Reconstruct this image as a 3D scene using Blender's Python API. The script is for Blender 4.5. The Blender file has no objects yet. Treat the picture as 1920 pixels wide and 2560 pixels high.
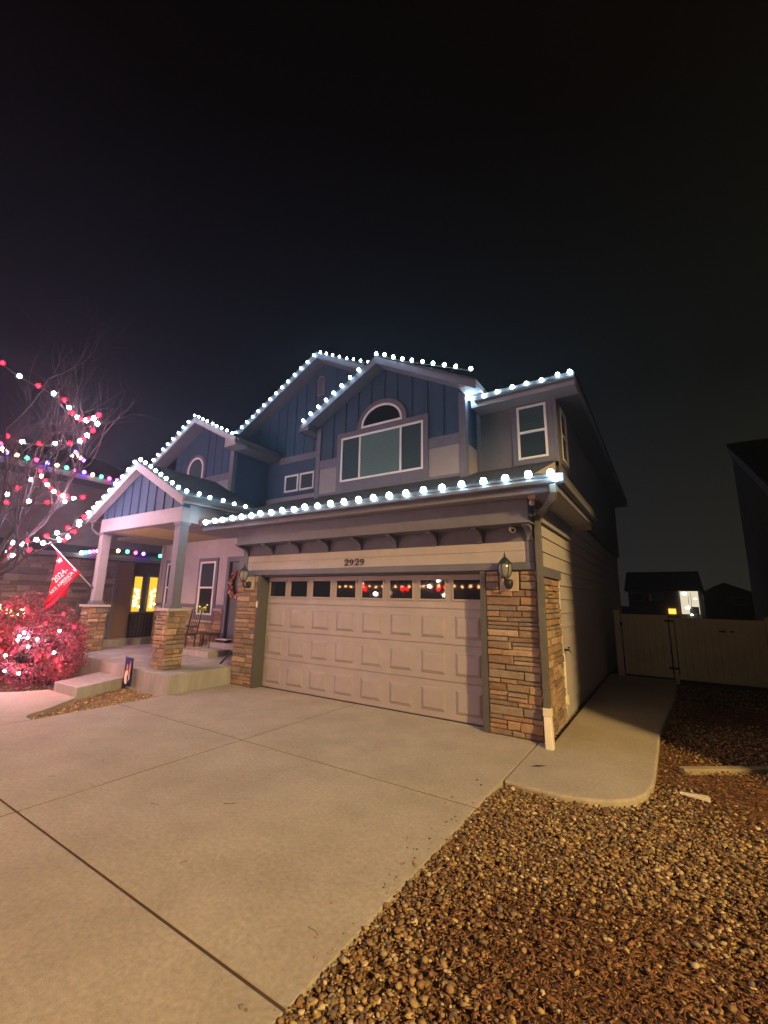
import bpy, bmesh, math, random
import numpy as np
from mathutils import Vector, Matrix

random.seed(7)
rng = np.random.default_rng(7)
SC = bpy.context.scene
COL = SC.collection

# ------------------------------------------------------------------ camera
cam_data = bpy.data.cameras.new('camera')
cam_data.sensor_fit = 'HORIZONTAL'
cam_data.sensor_width = 36.0
cam_data.lens = 1070.996 / 1920.0 * 36.0
cam_data.clip_start = 0.05
cam_data.clip_end = 1500.0
cam = bpy.data.objects.new('camera', cam_data)
COL.objects.link(cam)
_m = Matrix(((0.839125, 0.093392, 0.535862, 7.24844),
             (0.543631, -0.177154, -0.820416, -6.36914),
             (0.018310, 0.979742, -0.199425, 1.82713),
             (0, 0, 0, 1)))
cam.matrix_world = _m
SC.camera = cam

# ------------------------------------------------------------------ night sky
world = bpy.data.worlds.new('World')
SC.world = world
world.use_nodes = True
wn = world.node_tree
wn.nodes.clear()
w_out = wn.nodes.new('ShaderNodeOutputWorld')
w_bg = wn.nodes.new('ShaderNodeBackground')
w_bg.inputs['Strength'].default_value = 1.0
w_geo = wn.nodes.new('ShaderNodeTexCoord')
w_sep = wn.nodes.new('ShaderNodeSeparateXYZ')
wn.links.new(w_geo.outputs['Generated'], w_sep.inputs[0])
w_ramp = wn.nodes.new('ShaderNodeValToRGB')          # elevation: haze-lit horizon to black zenith
w_ramp.color_ramp.elements[0].position = 0.0
w_ramp.color_ramp.elements[0].color = (0.0098, 0.0094, 0.0108, 1)
w_ramp.color_ramp.elements[1].position = 0.80
w_ramp.color_ramp.elements[1].color = (0.0004, 0.0002, 0.0002, 1)
_e = w_ramp.color_ramp.elements.new(0.42)
_e.color = (0.0021, 0.0026, 0.0032, 1)
wn.links.new(w_sep.outputs['Z'], w_ramp.inputs[0])
# town glow: the side of the street lamps is warmer and dimmer than the other
w_map = wn.nodes.new('ShaderNodeMapRange')
w_map.inputs['From Min'].default_value = -0.95
w_map.inputs['From Max'].default_value = 0.30
w_map.interpolation_type = 'SMOOTHSTEP'
wn.links.new(w_sep.outputs['X'], w_map.inputs['Value'])
w_mix = wn.nodes.new('ShaderNodeMix')
w_mix.data_type = 'RGBA'
w_mix.inputs['A'].default_value = (1.25, 1.15, 2.1, 1)
w_mix.inputs['B'].default_value = (1.35, 1.30, 0.85, 1)
wn.links.new(w_map.outputs['Result'], w_mix.inputs['Factor'])
w_mul = wn.nodes.new('ShaderNodeMix')
w_mul.data_type = 'RGBA'
w_mul.blend_type = 'MULTIPLY'
w_mul.inputs['Factor'].default_value = 1.0
wn.links.new(w_ramp.outputs['Color'], w_mul.inputs['A'])
wn.links.new(w_mix.outputs['Result'], w_mul.inputs['B'])
wn.links.new(w_mul.outputs['Result'], w_bg.inputs['Color'])
wn.links.new(w_bg.outputs['Background'], w_out.inputs['Surface'])

# ------------------------------------------------------------------ the sodium street lamp at the right front (its post is built below)
LAMP = (19.0, -9.5, 9.0)
lamp_data = bpy.data.lights.new('street_lamp_light', 'SPOT')
lamp_data.energy = 13500.0
lamp_data.color = (1.0, 0.66, 0.25)
lamp_data.shadow_soft_size = 0.45
lamp_data.spot_size = math.radians(158.0)
lamp_data.spot_blend = 0.10
lamp = bpy.data.objects.new('street_lamp_light', lamp_data)
COL.objects.link(lamp)
lamp.location = LAMP

SC.view_settings.view_transform = 'Standard'
SC.view_settings.look = 'None'
SC.view_settings.exposure = 0.65
SC.view_settings.gamma = 1.0
SC.view_settings.use_curve_mapping = False
SC.render.engine = 'CYCLES'
SC.cycles.use_denoising = True
SC.cycles.max_bounces = 5
SC.cycles.diffuse_bounces = 3
SC.cycles.glossy_bounces = 3
SC.cycles.sample_clamp_indirect = 2.0
SC.cycles.use_light_tree = True

# bulb strengths
BW, BR, BC = 46.0, 215.0, 26.0

# ------------------------------------------------------------------ materials
def new_mat(name):
    m = bpy.data.materials.new(name)
    m.use_nodes = True
    nt = m.node_tree
    nt.nodes.clear()
    out = nt.nodes.new('ShaderNodeOutputMaterial')
    return m, nt, out

def N(nt, t, **kw):
    n = nt.nodes.new(t)
    for k, v in kw.items():
        if k in n.inputs:
            n.inputs[k].default_value = v
        else:
            setattr(n, k, v)
    return n

def plain(name, col, rough=0.7, spec=0.3, var=0.12, scale=6.0, bump=0.0, bscale=60.0, dirt=0.0, metal=0.0, stretch=None, dscale=None):
    """principled surface with soft colour variation, fine relief and optional blotchy dirt"""
    m, nt, out = new_mat(name)
    b = N(nt, 'ShaderNodeBsdfPrincipled')
    b.inputs['Roughness'].default_value = rough
    b.inputs['Specular IOR Level'].default_value = spec
    b.inputs['Metallic'].default_value = metal
    tc = N(nt, 'ShaderNodeTexCoord')
    src = tc.outputs['Object']
    if stretch:
        mp = N(nt, 'ShaderNodeMapping')
        mp.inputs['Scale'].default_value = stretch
        nt.links.new(src, mp.inputs[0])
        src = mp.outputs[0]
    n1 = N(nt, 'ShaderNodeTexNoise')
    n1.inputs['Scale'].default_value = scale
    n1.inputs['Detail'].default_value = 6
    n1.inputs['Roughness'].default_value = 0.65
    nt.links.new(src, n1.inputs['Vector'])
    r = N(nt, 'ShaderNodeValToRGB')
    c = Vector(col)
    lo, hi = c * (1 - var), c * (1 + var)
    r.color_ramp.elements[0].position = 0.3
    r.color_ramp.elements[1].position = 0.7
    r.color_ramp.elements[0].color = (*lo, 1)
    r.color_ramp.elements[1].color = (*hi, 1)
    nt.links.new(n1.outputs['Fac'], r.inputs[0])
    colout = r.outputs['Color']
    if dirt:
        n2 = N(nt, 'ShaderNodeTexNoise')
        n2.inputs['Scale'].default_value = dscale or scale * 0.23
        n2.inputs['Detail'].default_value = 8
        n2.inputs['Roughness'].default_value = 0.7
        nt.links.new(src, n2.inputs['Vector'])
        r2 = N(nt, 'ShaderNodeValToRGB')
        r2.color_ramp.elements[0].position = 0.38
        r2.color_ramp.elements[0].color = (1 - dirt, 1 - dirt, 1 - dirt * 1.05, 1)
        r2.color_ramp.elements[1].position = 0.62
        r2.color_ramp.elements[1].color = (1, 1, 1, 1)
        nt.links.new(n2.outputs['Fac'], r2.inputs[0])
        mx = N(nt, 'ShaderNodeMix', data_type='RGBA', blend_type='MULTIPLY')
        mx.inputs['Factor'].default_value = 1
        nt.links.new(colout, mx.inputs['A'])
        nt.links.new(r2.outputs['Color'], mx.inputs['B'])
        colout = mx.outputs['Result']
    nt.links.new(colout, b.inputs['Base Color'])
    if bump:
        n3 = N(nt, 'ShaderNodeTexNoise')
        n3.inputs['Scale'].default_value = bscale
        n3.inputs['Detail'].default_value = 5
        nt.links.new(src, n3.inputs['Vector'])
        bp = N(nt, 'ShaderNodeBump')
        bp.inputs['Strength'].default_value = bump
        bp.inputs['Distance'].default_value = 0.01
        nt.links.new(n3.outputs['Fac'], bp.inputs['Height'])
        nt.links.new(bp.outputs['Normal'], b.inputs['Normal'])
    nt.links.new(b.outputs['BSDF'], out.inputs['Surface'])
    return m

def emit(name, col, strength):
    m, nt, out = new_mat(name)
    e = N(nt, 'ShaderNodeEmission')
    e.inputs['Color'].default_value = (*col, 1)
    e.inputs['Strength'].default_value = strength
    nt.links.new(e.outputs[0], out.inputs['Surface'])
    return m

def stone_mat(name, cols, rough=0.85, bump=0.6):
    """each stone object takes its own colour from a family, mottled"""
    m, nt, out = new_mat(name)
    b = N(nt, 'ShaderNodeBsdfPrincipled')
    b.inputs['Roughness'].default_value = rough
    b.inputs['Specular IOR Level'].default_value = 0.2
    oi = N(nt, 'ShaderNodeObjectInfo')
    r = N(nt, 'ShaderNodeValToRGB')
    r.color_ramp.interpolation = 'CONSTANT'
    els = r.color_ramp.elements
    while len(els) < len(cols):
        els.new(0.5)
    for i, c in enumerate(cols):
        els[i].position = i / len(cols)
        els[i].color = (*c, 1)
    nt.links.new(oi.outputs['Random'], r.inputs[0])
    geo = N(nt, 'ShaderNodeNewGeometry')
    n1 = N(nt, 'ShaderNodeTexNoise')
    n1.inputs['Scale'].default_value = 14
    n1.inputs['Detail'].default_value = 8
    n1.inputs['Roughness'].default_value = 0.7
    nt.links.new(geo.outputs['Position'], n1.inputs['Vector'])
    r2 = N(nt, 'ShaderNodeValToRGB')
    r2.color_ramp.elements[0].position = 0.3
    r2.color_ramp.elements[0].color = (0.75, 0.72, 0.70, 1)
    r2.color_ramp.elements[1].position = 0.7
    r2.color_ramp.elements[1].color = (1.2, 1.17, 1.12, 1)
    nt.links.new(n1.outputs['Fac'], r2.inputs[0])
    mx = N(nt, 'ShaderNodeMix', data_type='RGBA', blend_type='MULTIPLY')
    mx.inputs['Factor'].default_value = 1
    nt.links.new(r.outputs['Color'], mx.inputs['A'])
    nt.links.new(r2.outputs['Color'], mx.inputs['B'])
    nt.links.new(mx.outputs['Result'], b.inputs['Base Color'])
    n3 = N(nt, 'ShaderNodeTexNoise')
    n3.inputs['Scale'].default_value = 45
    n3.inputs['Detail'].default_value = 8
    nt.links.new(geo.outputs['Position'], n3.inputs['Vector'])
    bp = N(nt, 'ShaderNodeBump')
    bp.inputs['Strength'].default_value = bump
    bp.inputs['Distance'].default_value = 0.02
    nt.links.new(n3.outputs['Fac'], bp.inputs['Height'])
    nt.links.new(bp.outputs['Normal'], b.inputs['Normal'])
    nt.links.new(b.outputs['BSDF'], out.inputs['Surface'])
    return m

def attr_mat(name, rough=0.8, spec=0.3, bump=0.35, bscale=80, attr='col'):
    m, nt, out = new_mat(name)
    b = N(nt, 'ShaderNodeBsdfPrincipled')
    b.inputs['Roughness'].default_value = rough
    b.inputs['Specular IOR Level'].default_value = spec
    a = N(nt, 'ShaderNodeAttribute')
    a.attribute_name = attr
    geo = N(nt, 'ShaderNodeNewGeometry')
    n1 = N(nt, 'ShaderNodeTexNoise')
    n1.inputs['Scale'].default_value = bscale
    n1.inputs['Detail'].default_value = 4
    nt.links.new(geo.outputs['Position'], n1.inputs['Vector'])
    r2 = N(nt, 'ShaderNodeValToRGB')
    r2.color_ramp.elements[0].color = (0.7, 0.7, 0.7, 1)
    r2.color_ramp.elements[1].color = (1.25, 1.25, 1.25, 1)
    nt.links.new(n1.outputs['Fac'], r2.inputs[0])
    mx = N(nt, 'ShaderNodeMix', data_type='RGBA', blend_type='MULTIPLY')
    mx.inputs['Factor'].default_value = 1
    nt.links.new(a.outputs['Color'], mx.inputs['A'])
    nt.links.new(r2.outputs['Color'], mx.inputs['B'])
    nt.links.new(mx.outputs['Result'], b.inputs['Base Color'])
    if bump:
        bp = N(nt, 'ShaderNodeBump')
        bp.inputs['Strength'].default_value = bump
        bp.inputs['Distance'].default_value = 0.01
        nt.links.new(n1.outputs['Fac'], bp.inputs['Height'])
        nt.links.new(bp.outputs['Normal'], b.inputs['Normal'])
    nt.links.new(b.outputs['BSDF'], out.inputs['Surface'])
    return m

M = {}
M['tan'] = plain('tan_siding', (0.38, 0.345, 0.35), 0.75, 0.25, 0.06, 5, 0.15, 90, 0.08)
M['dim_tan_siding'] = plain('shaded_tan_siding', (0.135, 0.125, 0.135), 0.75, 0.25, 0.06, 5, 0.15, 90, 0.08)  # tan siding darkened in colour where the street light hardly reaches
M['blue'] = plain('slate_blue_siding', (0.034, 0.066, 0.120), 0.7, 0.3, 0.08, 4, 0.2, 90, 0.10)
M['trim'] = plain('grey_trim', (0.135, 0.132, 0.170), 0.65, 0.3, 0.08, 7, 0.15, 90, 0.10)
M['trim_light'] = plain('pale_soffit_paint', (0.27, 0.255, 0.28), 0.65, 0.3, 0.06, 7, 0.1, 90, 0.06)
M['smooth'] = plain('smooth_panel_paint', (0.27, 0.24, 0.25), 0.75, 0.25, 0.06, 5, 0.15, 90, 0.08)
M['trim_dark'] = plain('jamb_paint_and_soffit_shade', (0.085, 0.085, 0.08), 0.6, 0.3, 0.08, 7, 0.1, 90)
M['gutter'] = plain('painted_metal_gutter', (0.105, 0.105, 0.12), 0.5, 0.35, 0.08, 5, 0.0)
M['spout'] = plain('downspout_paint', (0.115, 0.115, 0.10), 0.5, 0.4, 0.10, 9, 0.0, dirt=0.2)
M['white'] = plain('white_vinyl', (0.74, 0.72, 0.72), 0.45, 0.4, 0.03, 8, 0.0)
M['door'] = plain('sand_garage_door', (0.37, 0.325, 0.325), 0.5, 0.35, 0.05, 5, 0.10, 160, 0.10, dscale=1.7)
M['front_door'] = plain('slate_front_door', (0.12, 0.13, 0.15), 0.5, 0.35, 0.06, 5, 0.1)
M['concrete'] = plain('broom_concrete', (0.41, 0.355, 0.29), 0.85, 0.2, 0.17, 30, 0.5, 180, 0.17, dscale=1.3)
M['concrete2'] = plain('cast_concrete', (0.40, 0.375, 0.35), 0.85, 0.2, 0.14, 6, 0.4, 120, 0.30, stretch=(1, 1, 0.25))
M['mortar'] = plain('mortar', (0.19, 0.125, 0.085), 0.95, 0.1, 0.2, 20, 0.5, 60)
M['joint'] = plain('joint_dirt', (0.075, 0.052, 0.036), 0.95, 0.1, 0.2, 20, 0.5, 60)
M['stone'] = stone_mat('ledge_stone', [(0.32, 0.215, 0.145), (0.25, 0.185, 0.14), (0.37, 0.27, 0.19), (0.20, 0.165, 0.145),
                                       (0.31, 0.20, 0.13), (0.27, 0.22, 0.175), (0.22, 0.15, 0.11), (0.34, 0.235, 0.155), (0.41, 0.31, 0.225)])
M['stone_cap'] = plain('stone_cap', (0.40, 0.35, 0.31), 0.8, 0.2, 0.12, 10, 0.5, 60)
M['far_stone'] = stone_mat('dark_ledge_stone', [(0.15, 0.125, 0.135), (0.19, 0.155, 0.16), (0.115, 0.10, 0.11), (0.22, 0.18, 0.175), (0.17, 0.13, 0.135)])
M['shingle'] = plain('asphalt_shingle', (0.055, 0.062, 0.075), 0.9, 0.15, 0.35, 22, 0.8, 120, 0.2)
M['black'] = plain('black_metal', (0.022, 0.020, 0.020), 0.45, 0.4, 0.1, 9)
M['iron'] = plain('bronze_metal', (0.028, 0.025, 0.024), 0.5, 0.4, 0.2, 15)
M['pvc'] = plain('white_pvc', (0.72, 0.66, 0.52), 0.4, 0.4, 0.05, 9, dirt=0.1)
M['fence'] = plain('tan_vinyl_fence', (0.72, 0.66, 0.48), 0.6, 0.3, 0.08, 5, 0.05, 60, 0.1)
M['wood'] = plain('weathered_timber', (0.34, 0.28, 0.19), 0.85, 0.15, 0.2, 12, 0.5, 60, 0.2, stretch=(1, 1, 6))
M['dark_wall'] = plain('dim_siding', (0.11, 0.10, 0.105), 0.8, 0.2, 0.12, 3, 0.2, 60, 0.2)
M['green_wall'] = plain('dim_green_siding', (0.075, 0.085, 0.06), 0.8, 0.2, 0.12, 3, 0.2, 60, 0.2)
M['pale_wall'] = plain('pale_neighbour_siding', (0.50, 0.50, 0.44), 0.8, 0.2, 0.1, 3, 0.2, 60, 0.1)
M['ply'] = plain('knotty_porch_ceiling', (0.52, 0.42, 0.22), 0.6, 0.3, 0.18, 3, 0.2, 60, 0.1, stretch=(1, 6, 1))
M['bark'] = plain('tree_bark', (0.040, 0.034, 0.040), 0.9, 0.15, 0.3, 18, 0.7, 50, 0.2)
M['ground'] = plain('bare_ground', (0.135, 0.072, 0.036), 0.95, 0.1, 0.35, 3, 0.8, 25, 0.4)
M['asphalt'] = plain('asphalt', (0.05, 0.05, 0.05), 0.9, 0.2, 0.2, 20, 0.6, 90, 0.2)
M['numeral'] = plain('bronze_numerals', (0.030, 0.022, 0.030), 0.5, 0.4, 0.1, 9)
M['red_cloth'] = plain('red_flag_cloth', (0.62, 0.018, 0.045), 0.8, 0.15, 0.12, 6, 0.15, 50)
M['white_print'] = plain('white_flag_print', (0.70, 0.62, 0.62), 0.8, 0.15, 0.05, 6)
M['stripe_dark'] = plain('dark_flag_stripe', (0.05, 0.01, 0.02), 0.8, 0.15, 0.05, 6)
M['navy_cloth'] = plain('navy_banner_cloth', (0.022, 0.03, 0.13), 0.8, 0.15, 0.1, 20, 0.2, 60)
M['cream_print'] = plain('cream_banner_print', (0.75, 0.62, 0.46), 0.8, 0.15, 0.12, 14)
M['coral_print'] = plain('coral_banner_print', (0.62, 0.24, 0.15), 0.8, 0.15, 0.12, 14)
M['shade'] = plain('roller_shade', (0.33, 0.40, 0.37), 0.8, 0.2, 0.05, 3)
M['plate'] = plain('tan_mounting_block', (0.42, 0.34, 0.26), 0.7, 0.2, 0.06, 9)
M['frosted'] = plain('seeded_lantern_glass', (0.20, 0.21, 0.20), 0.12, 0.8, 0.1, 12)
M['cable'] = plain('light_string_wire', (0.10, 0.12, 0.10), 0.6, 0.3, 0.1, 9)
M['leafy'] = attr_mat('leaf_colours', 0.75, 0.25, 0.0)
M['pebble'] = attr_mat('pebble_colours', 0.7, 0.35, 0.3, 110)

def pane_mat(name, tint, rough=0.03, slats=False):
    m, nt, out = new_mat(name)
    b = N(nt, 'ShaderNodeBsdfPrincipled')
    b.inputs['Base Color'].default_value = (*tint, 1)
    b.inputs['Roughness'].default_value = rough
    b.inputs['IOR'].default_value = 1.5
    b.inputs['Specular IOR Level'].default_value = 0.9
    nz = N(nt, 'ShaderNodeTexNoise')
    nz.inputs['Scale'].default_value = 3.0
    tc = N(nt, 'ShaderNodeTexCoord')
    nt.links.new(tc.outputs['Object'], nz.inputs['Vector'])
    bp = N(nt, 'ShaderNodeBump')
    bp.inputs['Strength'].default_value = 0.02
    bp.inputs['Distance'].default_value = 0.02
    nt.links.new(nz.outputs['Fac'], bp.inputs['Height'])
    nt.links.new(bp.outputs['Normal'], b.inputs['Normal'])
    if slats:      # pleats of the blind close behind the glass
        geo = N(nt, 'ShaderNodeNewGeometry')
        wv = N(nt, 'ShaderNodeTexWave', bands_direction='Z')
        wv.inputs['Scale'].default_value = 6.5
        wv.inputs['Distortion'].default_value = .4
        nt.links.new(geo.outputs['Position'], wv.inputs['Vector'])
        cr = N(nt, 'ShaderNodeValToRGB')
        cr.color_ramp.elements[0].color = (*[c * .72 for c in tint], 1)
        cr.color_ramp.elements[1].color = (*[c * 1.12 for c in tint], 1)
        nt.links.new(wv.outputs['Fac'], cr.inputs[0])
        nt.links.new(cr.outputs['Color'], b.inputs['Base Color'])
    nt.links.new(b.outputs[0], out.inputs['Surface'])
    return m
M['pane_dark'] = pane_mat('dark_window_glass', (0.012, 0.014, 0.018))
M['pane_blue'] = pane_mat('window_glass_before_room', (0.030, 0.045, 0.055))
M['pane_shade'] = pane_mat('window_glass_over_shade', (0.13, 0.20, 0.19), 0.06, True)
M['pane_shade2'] = pane_mat('window_glass_over_blind', (0.055, 0.085, 0.095), 0.06, True)

M['bulb_w'] = emit('cool_white_bulb', (0.52, 0.82, 1.0), BW)
M['bulb_tw'] = emit('tree_white_bulb', (0.86, 0.82, 1.0), BR * 0.85)
M['bulb_r'] = emit('red_bulb', (1.0, 0.0008, 0.0022), BR * 0.52)
M['bulb_sw'] = emit('street_tree_white_bulb', (1.0, 0.72, 0.60), BR * 0.85)
M['bulb_cr'] = emit('string_red_bulb', (1.0, 0.02, 0.10), BC)
M['bulb_cg'] = emit('string_green_bulb', (0.03, 1.0, 0.42), BC * 0.6)
M['bulb_cb'] = emit('string_blue_bulb', (0.10, 0.04, 1.0), BC * 1.6)
M['bulb_co'] = emit('string_amber_bulb', (1.0, 0.42, 0.16), BC)
M['bulb_cw'] = emit('string_white_bulb', (1.0, 0.95, 0.8), BC)
M['warm_window'] = emit('warm_lit_room', (1.0, 0.47, 0.03), 0.95)
M['warm_bulb'] = emit('warm_bulb', (1.0, 0.66, 0.25), 12.0)
M['porch_wall_glow'] = emit('glowing_porch_wall', (1.0, 0.86, 0.62), 0.55)  # the wall itself emits, in place of lamplight falling on it
M['porch_lamp'] = emit('porch_lamp', (1.0, 0.92, 0.78), 9.0)
M['orange_window'] = emit('orange_lit_window', (1.0, 0.42, 0.06), 1.6)

# ------------------------------------------------------------------ object helpers
def link(o, parent=None):
    COL.objects.link(o)
    if parent is not None:
        o.parent = parent
        if parent.type == 'EMPTY':
            o.matrix_parent_inverse = Matrix.Translation(-parent.location)
    return o

def tag(o, label=None, cat=None, group=None, kind=None):
    if label: o['label'] = label
    if cat: o['category'] = cat
    if group: o['group'] = group
    if kind: o['kind'] = kind
    return o

def thing(name, label, cat, loc, group=None):
    o = bpy.data.objects.new(name, None)
    o.empty_display_size = 0.2
    o.location = loc
    COL.objects.link(o)
    return tag(o, label, cat, group)

class MB:
    def __init__(self):
        self.v, self.f = [], []
    def add(self, vs, fs):
        k = len(self.v)
        self.v += [tuple(p) for p in vs]
        self.f += [tuple(i + k for i in f) for f in fs]
        return self
    def box(self, x0, x1, y0, y1, z0, z1):
        x0, x1 = min(x0, x1), max(x0, x1); y0, y1 = min(y0, y1), max(y0, y1); z0, z1 = min(z0, z1), max(z0, z1)
        return self.add([(x0, y0, z0), (x1, y0, z0), (x1, y1, z0), (x0, y1, z0), (x0, y0, z1), (x1, y0, z1), (x1, y1, z1), (x0, y1, z1)],
                        [(0, 3, 2, 1), (4, 5, 6, 7), (0, 1, 5, 4), (1, 2, 6, 5), (2, 3, 7, 6), (3, 0, 4, 7)])
    def prism(self, poly, axis, a, b):
        """poly in the two other axes (order x,y,z minus axis), extruded a..b"""
        n = len(poly)
        def P(p, t):
            return {'x': (t, p[0], p[1]), 'y': (p[0], t, p[1]), 'z': (p[0], p[1], t)}[axis]
        vs = [P(p, a) for p in poly] + [P(p, b) for p in poly]
        fs = [tuple(range(n)), tuple(range(2 * n - 1, n - 1, -1))] + [(i, i + n, (i + 1) % n + n, (i + 1) % n) for i in range(n)]
        return self.add(vs, fs)
    def hexa(self, lo, hi):
        n = len(lo)
        return self.add(list(lo) + list(hi), [tuple(range(n - 1, -1, -1)), tuple(range(n, 2 * n))] + [(i, (i + 1) % n, (i + 1) % n + n, i + n) for i in range(n)])
    def tube(self, pts, r, n=6, cap=True):
        pts = [Vector(p) for p in pts]
        rs = r if isinstance(r, (list, tuple)) else [r] * len(pts)
        k = len(self.v)
        prev = None
        for i, p in enumerate(pts):
            d = (pts[min(i + 1, len(pts) - 1)] - pts[max(i - 1, 0)])
            d = d.normalized() if d.length > 1e-9 else Vector((0, 0, 1))
            if prev is None:
                a = d.orthogonal().normalized()
            else:
                a = (prev - d * prev.dot(d))
                a = a.normalized() if a.length > 1e-6 else d.orthogonal().normalized()
            prev = a
            b = d.cross(a)
            for j in range(n):
                t = 2 * math.pi * j / n
                self.v.append(tuple(p + (a * math.cos(t) + b * math.sin(t)) * rs[i]))
        for i in range(len(pts) - 1):
            for j in range(n):
                self.f.append((k + i * n + j, k + i * n + (j + 1) % n, k + (i + 1) * n + (j + 1) % n, k + (i + 1) * n + j))
        if cap:
            self.f.append(tuple(k + j for j in range(n - 1, -1, -1)))
            self.f.append(tuple(k + (len(pts) - 1) * n + j for j in range(n)))
        return self
    def lathe(self, prof, c, n=16):
        """prof: list of (r,z); around z through c"""
        k = len(self.v)
        for r, z in prof:
            for j in range(n):
                t = 2 * math.pi * j / n
                self.v.append((c[0] + r * math.cos(t), c[1] + r * math.sin(t), c[2] + z))
        for i in range(len(prof) - 1):
            for j in range(n):
                self.f.append((k + i * n + j, k + i * n + (j + 1) % n, k + (i + 1) * n + (j + 1) % n, k + (i + 1) * n + j))
        return self
    def mesh(self, name, mat=None, smooth=False):
        me = bpy.data.meshes.new(name)
        me.from_pydata(self.v, [], self.f)
        bm = bmesh.new(); bm.from_mesh(me)
        bmesh.ops.recalc_face_normals(bm, faces=bm.faces)
        bm.to_mesh(me); bm.free()
        if mat: me.materials.append(mat)
        if smooth:
            me.polygons.foreach_set('use_smooth', [True] * len(me.polygons))
        return me
    def build(self, name, mat, parent=None, smooth=False, bevel=0.0):
        o = bpy.data.objects.new(name, self.mesh(name, mat, smooth))
        link(o, parent)
        if bevel:
            b = o.modifiers.new('bevel', 'BEVEL')
            b.width = bevel; b.segments = 2; b.limit_method = 'ANGLE'
        return o

def box(name, x0, x1, y0, y1, z0, z1, mat, parent=None, bevel=0.0):
    return MB().box(x0, x1, y0, y1, z0, z1).build(name, mat, parent, bevel=bevel)

# ---- stones: a few irregular unit blocks shared by all stones
def unit_stone(seed):
    r = random.Random(seed)
    j = lambda s: r.uniform(-s, s)
    back = [(-.5, -.5, 0), (.5, -.5, 0), (.5, .5, 0), (-.5, .5, 0)]
    mid = [(x * 1.0 + j(.025), y * 1.0 + j(.09), .60 + j(.15)) for x, y, _ in back]
    fr = [(x * .92 + j(.04), y * .78 + j(.10), 1.0 + j(.20)) for x, y, _ in back]
    ctr = (j(.15), j(.12), 1.06 + j(.10))
    v = back + mid + fr + [ctr]
    f = []
    for a in (0, 4):
        for i in range(4):
            f.append((a + i, a + (i + 1) % 4, a + 4 + (i + 1) % 4, a + 4 + i))
    for i in range(4):
        f.append((8 + i, 8 + (i + 1) % 4, 12))
    return v, f
STONE_MESH = {}
def stone_meshes(mat):
    if mat.name not in STONE_MESH:
        L = []
        for s in range(18):
            v, f = unit_stone(100 + s)
            me = bpy.data.meshes.new('stone')
            me.from_pydata(v, [], f)
            me.materials.append(mat)
            L.append(me)
        STONE_MESH[mat.name] = L
    return STONE_MESH[mat.name]

def lay_stones(parent, org, u, v, n, w, h, mat, rmin=.058, rmax=.13, lmin=.15, lmax=.46, depth=.032, holes=(), seed=1, gap=.012, limit=300):
    """coursed ledge stones over a w x h rectangle; holes are (u0,u1,v0,v1)"""
    r = random.Random(seed)
    org, u, v, n = Vector(org), Vector(u), Vector(v), Vector(n)
    ms = stone_meshes(mat)
    cnt = 0
    y = 0.0
    while y < h - 0.02:
        rh = r.uniform(rmin, rmax)
        if h - (y + rh) < rmin * .8: rh = h - y
        segs = [(0.0, w)]
        for (a, b, c, d) in holes:
            if y + rh * .5 > c and y + rh * .5 < d:
                ns = []
                for s0, s1 in segs:
                    if b <= s0 or a >= s1: ns.append((s0, s1))
                    else:
                        if a > s0: ns.append((s0, a))
                        if b < s1: ns.append((b, s1))
                segs = ns
        for s0, s1 in segs:
            x = s0
            while x < s1 - .01:
                l = r.uniform(lmin, lmax) * (1.15 if rh > .09 else 1)
                if s1 - (x + l) < lmin * .7: l = s1 - x
                # now and then two thin stones share one tall course
                split = rh > .10 and r.random() < .28
                rows = ((0, .5), (.5, 1)) if split else ((0, 1),)
                for a, b in rows:
                    o = bpy.data.objects.new('stone', r.choice(ms))
                    hh = rh * (b - a) - gap
                    c = org + u * (x + l / 2) + v * (y + rh * (a + b) / 2) + n * 0.0
                    d = depth * r.uniform(.65, 1.25)
                    sg = r.choice((-1, 1))
                    R = Matrix((u * (l - gap) * sg, v * hh * sg, n * d)).transposed().to_4x4()
                    rot = Matrix.Rotation(r.uniform(-.012, .012), 4, n)
                    o.matrix_world = Matrix.Translation(c) @ rot @ R
                    mw = o.matrix_world.copy()
                    link(o, parent)
                    o.matrix_world = mw
                    if parent is not None:
                        o.matrix_basis = mw
                    cnt += 1
                x += l
        y += rh
    return cnt

# ---- light bulbs
_ico = None
def bulb_mesh(mat, rad):
    key = (mat.name, rad)
    if key not in bulb_mesh.c:
        bm = bmesh.new()
        bmesh.ops.create_icosphere(bm, subdivisions=2, radius=rad)
        for v in bm.verts: v.co.z *= 1.12
        me = bpy.data.meshes.new('bulb')
        bm.to_mesh(me); bm.free()
        me.materials.append(mat)
        me.polygons.foreach_set('use_smooth', [True] * len(me.polygons))
        bulb_mesh.c[key] = me
    return bulb_mesh.c[key]
bulb_mesh.c = {}

def light_string(name, label, pts, kinds, rad, group=None, wire_drop=(0, 0, -.03), cat='string lights', wire=True, wr=.006):
    t = thing(name, label, cat, pts[0], group)
    for p, k in zip(pts, kinds):
        o = bpy.data.objects.new('bulb', bulb_mesh(M['bulb_' + k], rad))
        o.location = p
        link(o, t)
    if wire:
        d = Vector(wire_drop)
        MB().tube([Vector(p) + d for p in pts], wr, 4).build('wire', M['cable'], t)
    return t
HAZE = .0028         # density of the thin night air that carries the glow of the bulbs
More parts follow.
